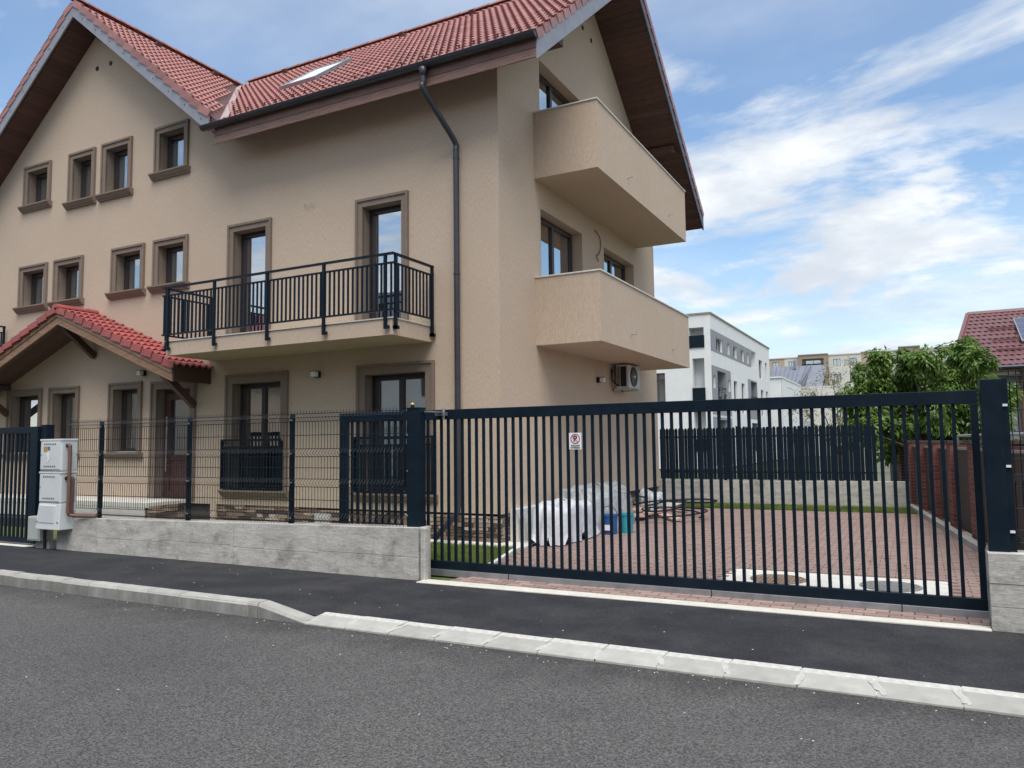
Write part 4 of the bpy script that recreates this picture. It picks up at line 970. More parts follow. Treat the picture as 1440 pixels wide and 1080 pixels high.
# ---- meter cabinets
by0, by1 = 7.174, YW + .06
def cabinet(z0, z1, label, kind):
    x0, x1 = -12.03, -11.49
    t = thing('meter_cabinet', label, 'cabinet', ((x0 + x1) / 2, by0, z0), 'stacked meter cabinets')
    if kind == 'base':
        b = MB(); b.box(x0, x1, by0, by1, z0, z1); b.v = [(x + (-.03 if x < -11.7 else .02) if z < z0 + .01 else x, y - (.03 if z < z0 + .01 and y < by0 + .01 else 0), z) for x, y, z in b.v]
        b.build('body', 'cabinet', t, bevel=.012)
        MB().box(x0 + .04, x1 - .10, by0 - .030, by0 + .02, z0 + .10, z1 - .03).build('door', 'cabinet', t, bevel=.008)
        for x in (x0 + .01, x1 - .02): MB().tube([(x, by0 - .012, z0 + .12), (x, by0 - .035, z0 + .12)], .012, 8).build('screw', 'zinc', t)
        return
    MB().box(x0, x1, by0, by1, z0, z1 - .02).build('body', 'cabinet', t, bevel=.012)
    MB().box(x0 - .008, x1 + .008, by0 - .012, by1, z1 - .03, z1).build('lid', 'cabinet', t, bevel=.006)
    d = MB().box(x0 + .02, x1 - .03, by0 - .012, by0 + .01, z0 + .02, z1 - .04).build('door', 'cabinet', t, bevel=.006)
    for zz in (z0 + .055, z1 - .09):
        for k in range(6): MB().box(x0 + .11 + .052 * k, x0 + .135 + .052 * k, by0 - .0145, by0 - .010, zz, zz + .022).build('vent_slot', 'black', d)
    MB().tube([(x0 + .045, by0 - .01, (z0 + z1) / 2), (x0 + .045, by0 - .018, (z0 + z1) / 2)], .01, 8).build('lock', 'zinc', d)
    if kind == 'top':
        MB().box(x0 + .10, x0 + .185, by0 - .0145, by0 - .010, z1 - .19, z1 - .115).build('sticker', 'sticker_orange', d); MB().box(x0 + .195, x0 + .26, by0 - .0145, by0 - .010, z1 - .17, z1 - .115).build('sticker', 'sticker_blue', d)
        MB().prism([(x0 + .15, by0 - .0135, z0 + .26), (x0 + .26, by0 - .0135, z0 + .275), (x0 + .245, by0 - .0135, z0 + .17), (x0 + .19, by0 - .0135, z0 + .11), (x0 + .205, by0 - .0135, z0 + .20)], (0, 0, 0), (0, -.003, 0)).build('torn_sticker', 'sign_white', d)
    MB().tube([(x1, by0 + .08, z1 - .10), (x1 + .03, by0 + .08, z1 - .10)], .03, 12).build('cable_gland', 'rubber', t)
cabinet(.385, .785, 'sloping base cabinet, lowest of the stacked white meter cabinets', 'base')
cabinet(.79, 1.262, 'plain white meter cabinet, middle of the stack', 'mid')
cabinet(1.275, 1.76, 'white meter cabinet with stickers, top of the stack', 'top')
for x, y, top in ((-11.42, by0 + .08, 1.66), (-11.47, by0 + .17, 1.16)):
    o = MB().tube(smoothpath([(-11.50, y, top), (x - .01, y, top), (x, y, top - .06), (x, y, .9), (x, y, .66), (x + .05, y + .04, .60), (x + .45, y + .14, .595)], 5), .026, 10).build('conduit', 'pipe_brown', smooth=True)
    tag(o, 'brown corrugated conduit bending down from the %s meter cabinet' % ('top' if top > 1.5 else 'middle'), 'pipe')

# ================================================================== THINGS ON THE HOUSE
def wall_lamp(fr, u, z, label):
    t = thing('wall_lamp', label, 'lamp', P(fr, u, 0, z), 'small box lamps on the house walls')
    ubox(MB(), fr, u - .055, u + .06, .003, .07, z - .055, z + .055).build('back_plate', 'metal_black', t, bevel=.004)
    ubox(MB(), fr, u - .05, u + .055, .071, .16, z - .045, z + .045).build('diffuser', 'white_plastic', t, bevel=.006)
    ubox(MB(), fr, u - .06, u + .065, .072, .165, z + .046, z + .056).build('hood', 'metal_black', t)
wall_lamp(FRONT, -9.60, 2.90, 'small box lamp on the front wall between the french windows')
wall_lamp(FRONT, -14.38, 3.18, 'small box lamp under the porch roof above the entrance')
wall_lamp(SIDE, 14.89, 2.90, 'small box lamp on the side wall left of the air conditioner')
# air conditioner
ac = thing('air_conditioner', 'outdoor air conditioner unit hung under the lower side balcony', 'air conditioner', (XC, 16.0, 2.75))
ax0, ax1, ay0, ay1, az0, az1 = XC + .12, XC + .40, 15.70, 16.48, 2.775, 3.275
MB().box(ax0, ax1, ay0, ay1, az0, az1).build('casing', 'ac_white', ac, bevel=.012)
MB().box(ax0 + .10, ax1 - .05, ay0 - .006, ay0 + .004, az0 + .03, az1 - .04).build('coil_grille', 'black', ac)
for k in range(6): MB().box(ax0 + .02 + k * .012, ax0 + .024 + k * .012, ay0 - .006, ay0 + .002, az0 + .03, az1 - .03).build('fin', 'metal_black', ac)
m = MB(); cy, czz = ay0 + .33, (az0 + az1) / 2
M = Matrix(((0, 0, 1, ax1), (1, 0, 0, cy), (0, 1, 0, czz), (0, 0, 0, 1)))
f = MB().lathe([(.215, 0), (.215, .018), (.195, .02), (.19, .004), (.0, .004)], (0, 0, 0), 28); f.v = [tuple(M @ Vector(v)) for v in f.v]; f.build('fan_shroud', 'rubber', ac)
f = MB()
for r_ in (.05, .08, .11, .14, .17, .2):
    for k in range(24):
        a, b = 2 * math.pi * k / 24, 2 * math.pi * (k + 1) / 24; f.bar((r_ * math.cos(a), r_ * math.sin(a), .022), (r_ * math.cos(b), r_ * math.sin(b), .022), .004, .004)
for k in range(8): a = math.pi * k / 4; f.bar((0, 0, .024), (.2 * math.cos(a), .2 * math.sin(a), .024), .005, .004)
f.v = [tuple(M @ Vector(v)) for v in f.v]; f.build('fan_guard', 'zinc', ac)
f = MB().lathe([(.035, .02), (.03, .034), (0, .036)], (0, 0, 0), 16); f.v = [tuple(M @ Vector(v)) for v in f.v]; f.build('fan_hub', 'white_plastic', ac)
for y in (ay0 + .1, ay1 - .1): MB().box(XC + .002, ax1, y - .02, y + .02, az0 - .045, az0 - .003).box(XC + .002, XC + .035, y - .02, y + .02, az0 - .045, az0 + .35).build('bracket', 'ac_white', ac)
MB().tube(smoothpath([(XC + .01, ay0 + .03, 3.18), (XC + .05, ay0 - .07, 3.10), (XC + .06, ay0 - .08, 2.95), (ax0 + .02, ay0 - .02, 2.84), (ax0 + .05, ay0 + .01, 2.84)]), .018, 8).build('hose', 'rubber', ac, smooth=True)

# ================================================================== THINGS IN THE DRIVEWAY
def drape(name, mtl, parent, x0, x1, y0, y1, z0, z1, seed, rnd=.12, jag=0.0, n=26, crush=.03):
    """cloth dropped over a box-shaped heap"""
    rg = random.Random(seed); m = MB(); cx, cy = (x0 + x1) / 2, (y0 + y1) / 2; hx, hy = (x1 - x0) / 2, (y1 - y0) / 2
    ph = [rg.uniform(0, 6.28) for _ in range(8)]
    cols = 72; rings = [0, .35, .7, .92, 1.0, 1.03, 1.05, 1.07, 1.09, 1.11]
    hts = [1, 1, .99, .96, .88, .7, .5, .3, .13, 0]
    for ri, (s, h) in enumerate(zip(rings, hts)):
        for j in range(cols):
            t = 2 * math.pi * j / cols; c, d = math.cos(t), math.sin(t); p = 5.0
            k = (abs(c) ** p + abs(d) ** p) ** (-1 / p); fold = (1 - h) * .085 * (1.3 * abs(math.sin(4.5 * t + ph[0])) - .6 + .7 * math.sin(13 * t + ph[1]) + .5 * math.sin(23 * t + ph[2]))
            x = cx + hx * s * k * c * (1 + fold); y = cy + hy * s * k * d * (1 + fold)
            zz = z0 + (z1 - z0) * h + (crush * (math.sin(5 * x + ph[3]) + math.sin(7 * y + ph[4]) + math.sin(9 * (x + y) + ph[5])) if h > .6 else 0)
            if ri == len(rings) - 1: zz = z0 + max(0, jag * (math.sin(9 * t + ph[6]) + .8 * math.sin(17 * t + ph[7])))
            jt = .012 if crush > .03 else .006; m.v.append((x + rg.gauss(0, jt), y + rg.gauss(0, jt), max(zz + (rg.gauss(0, jt) if ri < len(rings) - 1 else 0), .064)))
    for ri in range(len(rings) - 1):
        for j in range(cols): m.f.append((ri * cols + j, ri * cols + (j + 1) % cols, (ri + 1) * cols + (j + 1) % cols, (ri + 1) * cols + j))
    return m.build(name, mtl, parent, smooth=(mtl != 'film'))
t = thing('covered_pallet', 'low stack under a crumpled white tarpaulin with ragged hem by the house', 'pallet', (-5.0, 11.4, .06))
MB().box(-5.24, -4.92, 10.80, 11.92, .08, .50).build('stack', 'board', t); drape('tarpaulin', 'tarp', t, -5.33, -4.80, 10.66, 12.06, .075, .68, 3, jag=.075)
t = thing('plastic_sheet_panel', 'clear plastic sheet hanging against the wall beside the white tarpaulin', 'plastic sheet', (-5.75, 11.2, .06))
m = MB(); n = 20
for i in range(n + 1):
    y = 10.98 + 1.0 * i / n - .0; w = .02 * math.sin(i * 1.3) + .01 * math.sin(i * 2.9)
    m.v += [(XC + .30 + w, y - .12, .06), (XC + .24 + w * .6, y - .10, .38), (XC + .12 + w * .3, y - .08, .60)]
for i in range(n):
    for j in range(2): m.f.append((3 * i + j, 3 * i + 3 + j, 3 * i + 4 + j, 3 * i + 1 + j))
m.build('sheet', 'film', t, smooth=True, norm=False); MB().box(XC + .01, XC + .16, 10.95, 11.85, .06, .56).build('panel_stack', 'concrete_light', t)
t = thing('wrapped_heap', 'heap of building boards wrapped in clear crinkled plastic film', 'heap', (-5.2, 13.3, .06))
MB().box(-5.62, -5.0, 12.5, 14.2, .06, .62).box(-5.45, -5.1, 12.7, 13.9, .60, .66).build('board_stack', 'white_plastic', t); drape('film', 'film', t, -5.70, -4.88, 12.30, 14.30, .065, .78, 11, jag=.01, crush=.035)
def bucket(x, y, h, r0, mtl, label, handle, tilt=0):
    t = thing('bucket', label, 'bucket', (x, y, .06), 'plastic buckets by the wrapped heap')
    MB().lathe([(r0 * .85, 0), (r0, h), (r0 * 1.06, h), (r0 * 1.06, h - .03), (r0 * 1.0, h - .03), (r0 * .95, h - .002), (r0 * .8, .02), (0, .02)], (x, y, .058), 24).build('body', mtl, t, smooth=False)
    if handle:
        MB().tube([(x + (r0 + .01) * math.cos(a), y - .01 - .04 * math.sin(a), .058 + h - .02 + .16 * math.sin(a)) for a in [math.pi * k / 12 for k in range(13)]], .006, 6).build('handle', 'metal_black', t)
        MB().box(x - .05, x + .05, y - r0 - .004, y - r0 * .9, .13, .22).build('label', 'sign_white', t)
        MB().lathe([(r0 * .94, 0), (r0 * .94, .012), (r0 * .3, .02)], (x, y, .058 + h - .05), 20).build('contents', 'white_plastic', t)
bucket(-4.70, 12.45, .33, .135, 'bucket_blue', 'blue plastic bucket with wire handle in front of the wrapped heap', True)
bucket(-4.50, 12.72, .33, .125, 'bucket_teal', 'teal plastic bucket without handle next to the blue bucket', False)
# boards and hose coils
bd = [(-5.1, 15.6, .10, 1.9, .22, 10), (-4.95, 15.3, .16, 1.6, .18, -18), (-4.6, 15.4, .11, 1.5, .2, 34), (-5.2, 15.9, .24, 1.7, .25, 4), (-4.7, 15.8, .20, 1.2, .15, 52)]
nm = ('pale plank lying flat at the bottom of the scrap pile', 'reddish plank laid askew on the scrap pile', 'plank pointing at the gate beside the scrap pile', 'wide board on top of the scrap pile by the wall', 'short plank lying across the scrap pile')
for k, (x, y, z, l_, w, a) in enumerate(bd):
    o = MB().box(-w / 2, w / 2, -l_ / 2, l_ / 2, -.02, .02).build('plank', 'board', bevel=.004); o.location = (x, y, z); o.rotation_euler = (random.uniform(-.05, .05), random.uniform(-.08, .08), R(a)); tag(o, nm[k], 'plank', 'planks in the scrap pile')
t = drape('sack', 'tarp', None, -5.35, -4.95, 15.9, 16.6, .07, .48, 21, jag=.0, crush=.05); tag(t, 'white sack slumped behind the scrap planks at the house wall', 'sack')
hp = []
for k in range(84):
    a = k * .26; r1 = .70 + .30 * math.sin(k * .11) ; hp.append((-4.72 + r1 * math.cos(a) * (1.15 if math.cos(a) > 0 else .75), 15.35 + r1 * .95 * math.sin(a), .10 + .0042 * k * (1 + .25 * math.sin(a * 1.5)) + .05 * math.sin(a + k * .03)))
tag(MB().tube(smoothpath(hp, 2), .017, 8).build('hose', 'rubber', smooth=True), 'black hose lying in loose coils over the scrap pile', 'hose')
# dry leaves on the paving
m = MB()
for k in range(90):
    if k < 40: x, y = random.gauss(-2.2, .25), random.gauss(9.0, .35)
    else: x, y = random.uniform(-4.5, .3), random.uniform(8.2, 14)
    s = random.uniform(.008, .022); a = random.uniform(0, 6.28); c, d = math.cos(a) * s, math.sin(a) * s; i = len(m.v)
    m.v += [(x - c, y - d, .064), (x + d * .5, y - c * .5, .07), (x + c, y + d, .066), (x - d * .5, y + c * .5, .078)]; m.f.append((i, i + 1, i + 2, i + 3))
tag(stuff(m.build('dry_leaves', 'tile_brown', norm=False)), 'scattered dry leaves and dirt on the red driveway paving', 'leaves')

# ================================================================== REAR AND SIDE FENCES
RYW = 19.42
concrete_wall('rear_concrete_wall', 'low concrete wall across the back of the driveway under the picket fence', -6.0, -.22, RYW, RYW + .22, -.05, .62, .65, [-6.0, -4.6, -3.1, -1.6, -.22], [.33])
rf = thing('picket_fence', 'tall dark blue picket fence with rounded tops on the rear concrete wall', 'fence', (-3.3, RYW + .1, .63))
for z in (.82, 1.70): MB().box(-5.95, -.86, RYW + .095, RYW + .125, z, z + .04).build('fence_rail', 'metal_dark', rf)
m = MB(); w = .0375
m.prism([(-w, 0, .66), (w, 0, .66), (w, 0, 1.90), (w * .8, 0, 1.925), (w * .4, 0, 1.945), (0, 0, 1.95), (-w * .4, 0, 1.945), (-w * .8, 0, 1.925), (-w, 0, 1.90)], (0, 0, 0), (0, .006, 0)); pk = m.mesh('picket', 'metal_dark')
k = 0; x = -5.9
while x < -.88:
    piece('picket', pk, Matrix.Translation((x, RYW + (.086 + random.uniform(-.002, .002)), random.uniform(-.006, .006))), rf); k += 1; x += .079 if k % 6 else .088
for x in (-4.3, -2.6, -.9): MB().box(x - .03, x + .03, RYW + .14, RYW + .2, .6, 1.88).build('fence_post', 'metal_dark', rf)
# brick pillars with dark boards
FX = lambda y: kx(y) + .17
ang = math.atan(0.1255); Rz = Matrix.Rotation(ang, 4, 'Z')
bk = MB().box(0, 1, 0, 1, 0, 1).mesh('brick', 'brick')
cnt = 0
for k in range(-1, 8):
    y0 = 11.43 + 1.78 * k; x0 = FX(y0); t = thing('brick_pillar', '%s red brick pillar of the driveway fence, counted from the street' % ('first', 'second', 'third', 'fourth', 'fifth', 'sixth', 'seventh', 'eighth', 'ninth')[k + 1], 'pillar', (x0, y0, .1), 'brick pillars of the driveway fence')
    M0 = Matrix.Translation((x0, y0, .05)) @ Rz; W_ = .26; WY_ = .36; Hh = 1.50
    c = MB().box(.006, W_ - .006, .006, WY_ - .006, 0, Hh - .03); c.v = [tuple(M0 @ Vector(v)) for v in c.v]; co_ = c.build('core', 'brick_mortar', t)
    if 0 <= k <= 4:
        zz = .0; r_ = 0
        while zz < Hh - .05:
            h = .065; 
            if r_ % 2 == 0: seq = ((0, 0, .25, .115), (0, .125, .115, .235), (.13, .245, .13, .115))
            else: seq = ((0, 0, .115, .24), (.125, 0, .135, .115), (0, .25, .25, .11))
            for (a, b, l1, l2) in seq: piece('brick', bk, M0 @ Matrix.Translation((a, b, zz)) @ Matrix.Diagonal((l1, l2, h, 1)), co_); cnt += 1
            zz += .076; r_ += 1
    else:
        c = MB(); zz = 0
        while zz < Hh - .05: c.box(0, W_, 0, WY_, zz, zz + .065); zz += .076
        c.v = [tuple(M0 @ Vector(v)) for v in c.v]; stuff(c.build('brick_courses', 'brick', t))
    c = MB().box(-.03, W_ + .03, -.03, WY_ + .03, Hh - .03, Hh + .02); c.v = [tuple(M0 @ Vector(v)) for v in c.v]; c.build('cap', 'fence_wood', t)
    p = thing('board_panel', 'dark brown board panel behind the %s brick pillar from the street' % ('first', 'second', 'third', 'fourth', 'fifth', 'sixth', 'seventh', 'eighth', 'ninth')[k + 1], 'fence panel', (x0, y0 + .9, .1), 'dark board panels of the driveway fence')
    for j in range(11):
        c = MB().box(.085, .11, WY_ + .01 + j * .128, WY_ + .01 + j * .128 + .122, .06, 1.36); c.v = [tuple(M0 @ Vector(v)) for v in c.v]; c.build('board', 'fence_wood', p)
    c = MB().box(.07, .125, WY_ + .003, 1.775, 1.37, 1.40); c.v = [tuple(M0 @ Vector(v)) for v in c.v]; c.build('rail', 'zinc', p)
pt = [(FX(14.6) + .05, 14.6, 1.50), (FX(14.6) + .05, 14.6, 1.62), (FX(14.55) + .06, 14.5, 1.645), (FX(10) + .1, 10, 1.645), (FX(7.8) + .1, 7.8, 1.645)]
tag(MB().tube(pt, .022, 10).build('hand_rail', 'zinc', smooth=True), 'grey steel tube running along the top of the brick fence', 'pipe')
# ================================================================== BACKGROUND
FAR_PANE = {}
def far_window(parent, fr, u0, u1, z0, z1, depth=.18, frame='pvc_grey', mull=None, wall='render_white'):
    """recessed window of a far building: reveal + frame with a pane as its sub-part"""
    m = MB(); D = -depth; w = .07
    for q in ((u0, u0 + w, z0, z1), (u1 - w, u1, z0, z1), (u0 + w, u1 - w, z0, z0 + w), (u0 + w, u1 - w, z1 - w, z1)): ubox(m, fr, q[0], q[1], D - .04, D + .03, q[2], q[3])
    if mull: c = u0 + (u1 - u0) * mull; ubox(m, fr, c - .04, c + .04, D - .04, D + .03, z0 + w, z1 - w)
    o = m.build('window', frame, parent); rv = MB()
    if depth > 0:
        for q in (((u0, 0, z0), (u0, 0, z1), (u0, D, z1), (u0, D, z0)), ((u1, 0, z0), (u1, D, z0), (u1, D, z1), (u1, 0, z1)), ((u0, 0, z1), (u1, 0, z1), (u1, D, z1), (u0, D, z1)), ((u0, 0, z0), (u0, D, z0), (u1, D, z0), (u1, 0, z0))): rv.quad(*[P(fr, *p) for p in q])
        rv.build('reveal', wall, o)
    MB().quad(P(fr, u0 + w, D, z0 + w), P(fr, u1 - w, D, z0 + w), P(fr, u1 - w, D, z1 - w), P(fr, u0 + w, D, z1 - w)).build('pane', 'glass_far', o, norm=False)
    return o
def loggia(parent, fr, u0, u1, z0, z1, m, depth=1.3, rail=None, pat=False):
    b = MB(); D = -depth
    for q in (((u0, 0, z0), (u0, 0, z1), (u0, D, z1), (u0, D, z0)), ((u1, 0, z0), (u1, D, z0), (u1, D, z1), (u1, 0, z1)), ((u0, 0, z1), (u1, 0, z1), (u1, D, z1), (u0, D, z1)), ((u0, 0, z0), (u0, D, z0), (u1, D, z0), (u1, 0, z0)), ((u0, D, z0), (u1, D, z0), (u1, D, z1), (u0, D, z1))): b.quad(*[P(fr, *p) for p in q])
    o = b.build('loggia', m, parent)
    if rail and pat:
        g = MB()
        for k in range(26):
            a, c = random.uniform(u0, u1), random.uniform(z0, z0 + rail); g.bar(P(fr, a, .05, c), P(fr, min(max(a + random.uniform(-.6, .6), u0), u1), .05, min(max(c + random.uniform(-.6, .6), z0), z0 + rail)), .03, .06)
        for zz in (z0, z0 + rail): g.bar(P(fr, u0, .05, zz), P(fr, u1, .05, zz), .04, .06)
        g.build('railing', 'metal_dark', o)
    elif rail: ubox(MB(), fr, u0 - .03, u1 + .03, .02, .06, z0 + .02, z0 + rail).build('railing', 'metal_dark', o)
    return o
# ---- white apartment building (long side faces right)
WXX, WYY, WY2, WTOP = -10.49, 45.0, 65.2, 9.09
wb = thing('white_apartment_building', 'white three-storey apartment building with grey bands seen past the house', 'building', (WXX, WYY, 0))
S2 = (Vector((WXX, 0, 0)), Vector((0, 1, 0)), Vector((1, 0, 0))); F2 = (Vector((0, WYY, 0)), Vector((1, 0, 0)), Vector((0, -1, 0)))
wins = [(46.3, 48.0, 7.05, 7.85, .6), (49.4, 50.1, 7.10, 7.86, None), (51.2, 52.3, 7.08, 7.87, .5), (53.6, 54.7, 7.08, 7.88, .5), (55.75, 56.4, 7.1, 7.86, None), (60.4, 61.9, 6.36, 7.8, .5), (63.1, 64.0, 6.36, 7.8, None), (44.98 + .3, 45.9, 4.75, 5.5, None), (49.35, 50.0, 4.75, 5.5, None), (51.1, 52.2, 3.5, 5.55, .5), (53.6, 54.7, 3.5, 5.55, .5), (60.9, 62.1, 3.5, 5.52, .5), (63.1, 64.1, 3.5, 5.52, None), (51.1, 52.2, .6, 2.6, .5), (53.6, 54.7, .6, 2.6, .5), (60.9, 62.1, .6, 2.6, .5), (63.1, 64.1, .6, 2.6, None)]
logs = [(57.3, 59.3, 7.0, 8.2), (46.4, 48.6, 3.9, 5.85), (56.9, 59.1, 3.9, 5.9), (46.4, 48.6, .9, 2.9), (56.9, 59.1, .9, 2.9)]
wall_poly('side_wall', S2, [(WYY, 0), (WY2, 0), (WY2, WTOP), (WYY, WTOP)], [w[:4] for w in wins] + logs, 'render_white', wb)
fl = [(-11.75, -10.88, 7.10, 8.33), (-11.60, -10.90, 4.0, 6.5), (-11.60, -10.90, 1.0, 3.4)]; fwn = [(-14.2, -13.28, 4.0, 5.74)]
wall_poly('end_wall', F2, [(-22, 0), (WXX, 0), (WXX, WTOP), (-22, WTOP)], fl + fwn, 'render_white', wb)
for (a, b, c, d, mu) in wins: far_window(wb, S2, a, b, c, d, mull=mu)
for i, q in enumerate(logs): loggia(wb, S2, *q, 'render_grey' if i else 'render_white', 1.3, .95 if i else None, i in (1, 3))
for q in fl: loggia(wb, F2, *q, 'render_white', .7, .75)
far_window(wb, F2, *fwn[0], mull=.5)
def band(u0, u1, z0, z1, holes):
    hs = [h for h in holes if h[0] > u0 - .01 and h[1] < u1 + .01 and h[2] > z0 and h[3] < z1]
    o = wall_poly('grey_band', (S2[0] + Vector((.02, 0, 0)), S2[1], S2[2]), [(u0, z0), (u1, z0), (u1, z1), (u0, z1)], [h[:4] for h in hs], 'render_grey', wb)
band(45.0 + .01, 57.2, 6.95, 8.2, wins); band(45.01, 50.15, 3.2, 6.07, wins + logs); band(55.9, 59.3, 3.2, 6.0, logs); band(45.01, 50.15, .2, 3.05, logs)
mb = MB().box(-22, WXX + .06, WYY - .06, WY2 + .05, WTOP, WTOP + .10); mb.build('parapet_cap', 'render_brown', wb)
MB().quad((WXX, WY2, 0), (-22, WY2, 0), (-22, WY2, WTOP), (WXX, WY2, WTOP)).build('rear_wall', 'render_white', wb)
# lower white annex beyond it
an = thing('white_annex', 'lower white building with recessed balcony behind the white apartments', 'building', (-10.5, 72, 0))
A2 = (Vector((-10.0, 0, 0)), Vector((0, 1, 0)), Vector((1, 0, 0)))
wall_poly('side_wall', A2, [(68, 0), (80, 0), (80, 6.9), (68, 6.9)], [(71, 76, 4.4, 6.3), (71, 76, 1.4, 3.4)], 'render_white', an)
loggia(an, A2, 71, 76, 4.4, 6.3, 'render_grey', 1.3, .9); loggia(an, A2, 71, 76, 1.4, 3.4, 'render_grey', 1.3, .9)
MB().box(-20, -10.0 + .05, 67.9, 80, 6.9, 7.02).box(-20, -10.02, 68, 80, 0, 6.88).build('body', 'render_white', an)
# ---- house with standing-seam metal roof
gh = thing('grey_roof_house', 'house with steep grey standing seam metal roof beyond the white building', 'house', (-9, 84, 0))
MB().box(-13.0, -7.0, 82, 92, 0, 7.0).build('wall', 'render_cream', gh)
rfm = MB().prism([(-13.4, 81.4, 7.1), (-10.6, 81.4, 7.05), (-9.6, 84.6, 9.35), (-13.4, 84.6, 9.35)], (0, 0, 0), (0, .1, -.15)); rfo = rfm.build('roof', 'seam_roof', gh)
MB().prism([(-10.6, 81.4, 6.9), (-11.1, 81.4, 3.0), (-9.6, 84.6, 9.35)], (0, 0, 0), (.12, .1, 0)).prism([(-9.6, 84.6, 9.35), (-7.9, 84.6, 9.35), (-9.4, 81.4, 2.0), (-11.0, 81.4, 2.4)], (0, 0, 0), (0, .2, 0)).build('side_roof', 'seam_roof', gh)
for k in range(9):
    x = -13.3 + k * .42; x2 = x + (.85 if k > 6 else .0) * .3
    MB().bar((x, 81.38, 7.13), (x2 + (k / 9) * .3, 84.58, 9.40), .05, .07).build('seam', 'seam_roof', rfo)
G2 = (Vector((0, 82, 0)), Vector((1, 0, 0)), Vector((0, -1, 0)))
far_window(gh, (Vector((0, 81.98, 0)), G2[1], G2[2]), -12.8, -11.3, 5.0, 6.4, .0)
MB().bar((-11.0, 84.0, 9.0), (-11.0, 84.0, 9.9), .25, .25).build('chimney', 'seam_roof', gh)
# ---- beige apartment block far behind
bb = thing('beige_apartment_block', 'long beige and cream apartment block on the horizon behind the trees', 'building', (-8, 150, 0))
BY = 150.0; B2 = lambda dy: (Vector((0, BY + dy, 0)), Vector((1, 0, 0)), Vector((0, -1, 0)))
segs = [(-30, -24.6, 'render_cream', 0, 16.8), (-24.6, -21.4, 'render_beige', 0, 16.8), (-21.4, -18.9, 'render_cream', 0, 16.85), (-18.9, -13.8, 'render_brown', -1.0, 17.1), (-13.8, -8.4, 'render_cream', 0, 16.95), (-8.4, -4.6, 'render_beige', 0, 17.1), (-4.6, -2.4, 'render_cream', 0, 17.1), (-2.4, 1.0, 'render_brown', -1.0, 17.5), (1.0, 3.6, 'render_cream', 0, 17.1), (3.6, 9.5, 'render_beige', 0, 17.2), (9.5, 12.6, 'render_brown', -1, 17.6), (12.6, 24, 'render_cream', 0, 17.3)]
for (a, b, mt, dy, zt) in segs:
    fr = B2(dy); holes = []; lg_ = []
    for fz in (14.9, 12.1, 9.3, 6.5):
        if mt == 'render_brown': lg_.append((a + .7, b - .7, fz - .2, fz + 1.55))
        else:
            c = (a + b) / 2
            if b - a > 4: holes += [(c - 1.9, c - .7, fz, fz + 1.35), (c + .8, c + 2.0, fz, fz + 1.35)]
            else: holes += [(c - .55, c + .55, fz, fz + 1.35)]
    w = wall_poly('wall_section', fr, [(a, 0), (b, 0), (b, zt), (a, zt)], holes + lg_, mt, bb)
    for h in holes: far_window(bb, fr, *h, depth=.25, mull=.5, wall='render_cream')
    for h in lg_:
        o = loggia(bb, fr, *h, 'render_beige', 1.0, .8); far_window(bb, (fr[0] + Vector((0, .96, 0)), fr[1], fr[2]), h[0] + .5, h[1] - .5, h[2] + .05, h[3] - .2, .0, mull=.5)
    MB().box(a + .01, b - .01, BY + dy - .12, BY + 12, zt, zt + .18).box(a + .01, b - .01, BY + dy + 1.6, BY + 12, 0, zt - .01).build('roof_slab', mt, bb)
    if dy < 0: MB().box(a, a + .02, BY + dy, BY + 1, 0, zt).box(b - .02, b, BY + dy, BY + 1, 0, zt).build('return_wall', mt, bb)
# ---- neighbouring house with red metal tile roof
nh = thing('neighbour_house', 'neighbouring house with dark red tiled roof and grey walls behind the brick fence', 'house', (5, 25, 0))
NY, NE, NX = 24.0, 3.50, .90; RYN, RZN, RX = 28.0, 5.46, 1.56
MB().box(1.5, 14, NY + .5, NY + 8, 0, NE + .1).build('wall', 'render_grey', nh)
MB().box(1.3, 14, NY + .15, NY + .5, NE - .22, NE - .02).build('eaves', 'concrete', nh)
nr = MB().prism([(NX, NY, NE), (14, NY, NE), (14, RYN, RZN), (RX, RYN, RZN)], (0, 0, 0), (0, 0, -.12)).prism([(NX, NY, NE), (RX, RYN, RZN), (NX, NY + 8, NE)], (0, 0, 0), (0, 0, -.12)).build('roof', 'tile_neighbour', nh)
kn = (RZN - NE) / (RYN - NY); cn = 1 / math.sqrt(1 + kn * kn); sn = kn * cn
ntm = tile_mb(.30, .37, .011, .022); ntme = ntm.mesh('roof_tile', 'tile_neighbour', norm=False)
for r_ in range(13):
    s = r_ * .345; y = NY - .03 + s * cn; x = NX + (y - NY) / (RYN - NY) * (RX - NX) + .0
    xx = x
    while xx < 3.6: piece('roof_tile', ntme, basis((1, 0, 0), (0, cn, sn), (xx, y, NE + .015 + s * sn)), nr); xx += .30
MB().tube([(RX, RYN, RZN + .03), (14, RYN, RZN + .03)], .09, 8).build('ridge_cap', 'tile_neighbour', nr)
MB().bar((NX, NY, NE + .05), (RX, RYN, RZN + .05), .1, .09).build('hip_cap', 'tile_neighbour', nr)
MB().tube([(NX, NY - .06, NE - .03), (14, NY - .06, NE - .03)], .055, 8).build('gutter', 'gutter', nh)
MB().tube([(2.50, NY - .02, NE - .05), (2.50, NY + .40, NE - .35), (2.50, NY + .40, 0)], .05, 8).build('downpipe', 'pipe_brown', nh)
for z_, x_ in ((.40, 2.0), (.62, 1.95), (.22, 2.0)):
    y = NY + z_ * (RYN - NY); MB().bar((x_, y, NE + kn * (y - NY) + .10), (3.0, y, NE + kn * (y - NY) + .10), .02, .05).build('snow_rail', 'tile_neighbour', nr)
sp_ = thing('solar_panel', 'blue solar panel on the red roof at the right edge', 'solar panel', (2.6, 26, 4.6))
def nslope(x, t, h): y = NY + t * (RYN - NY); return Vector((x, y, NE + kn * (y - NY) + h))
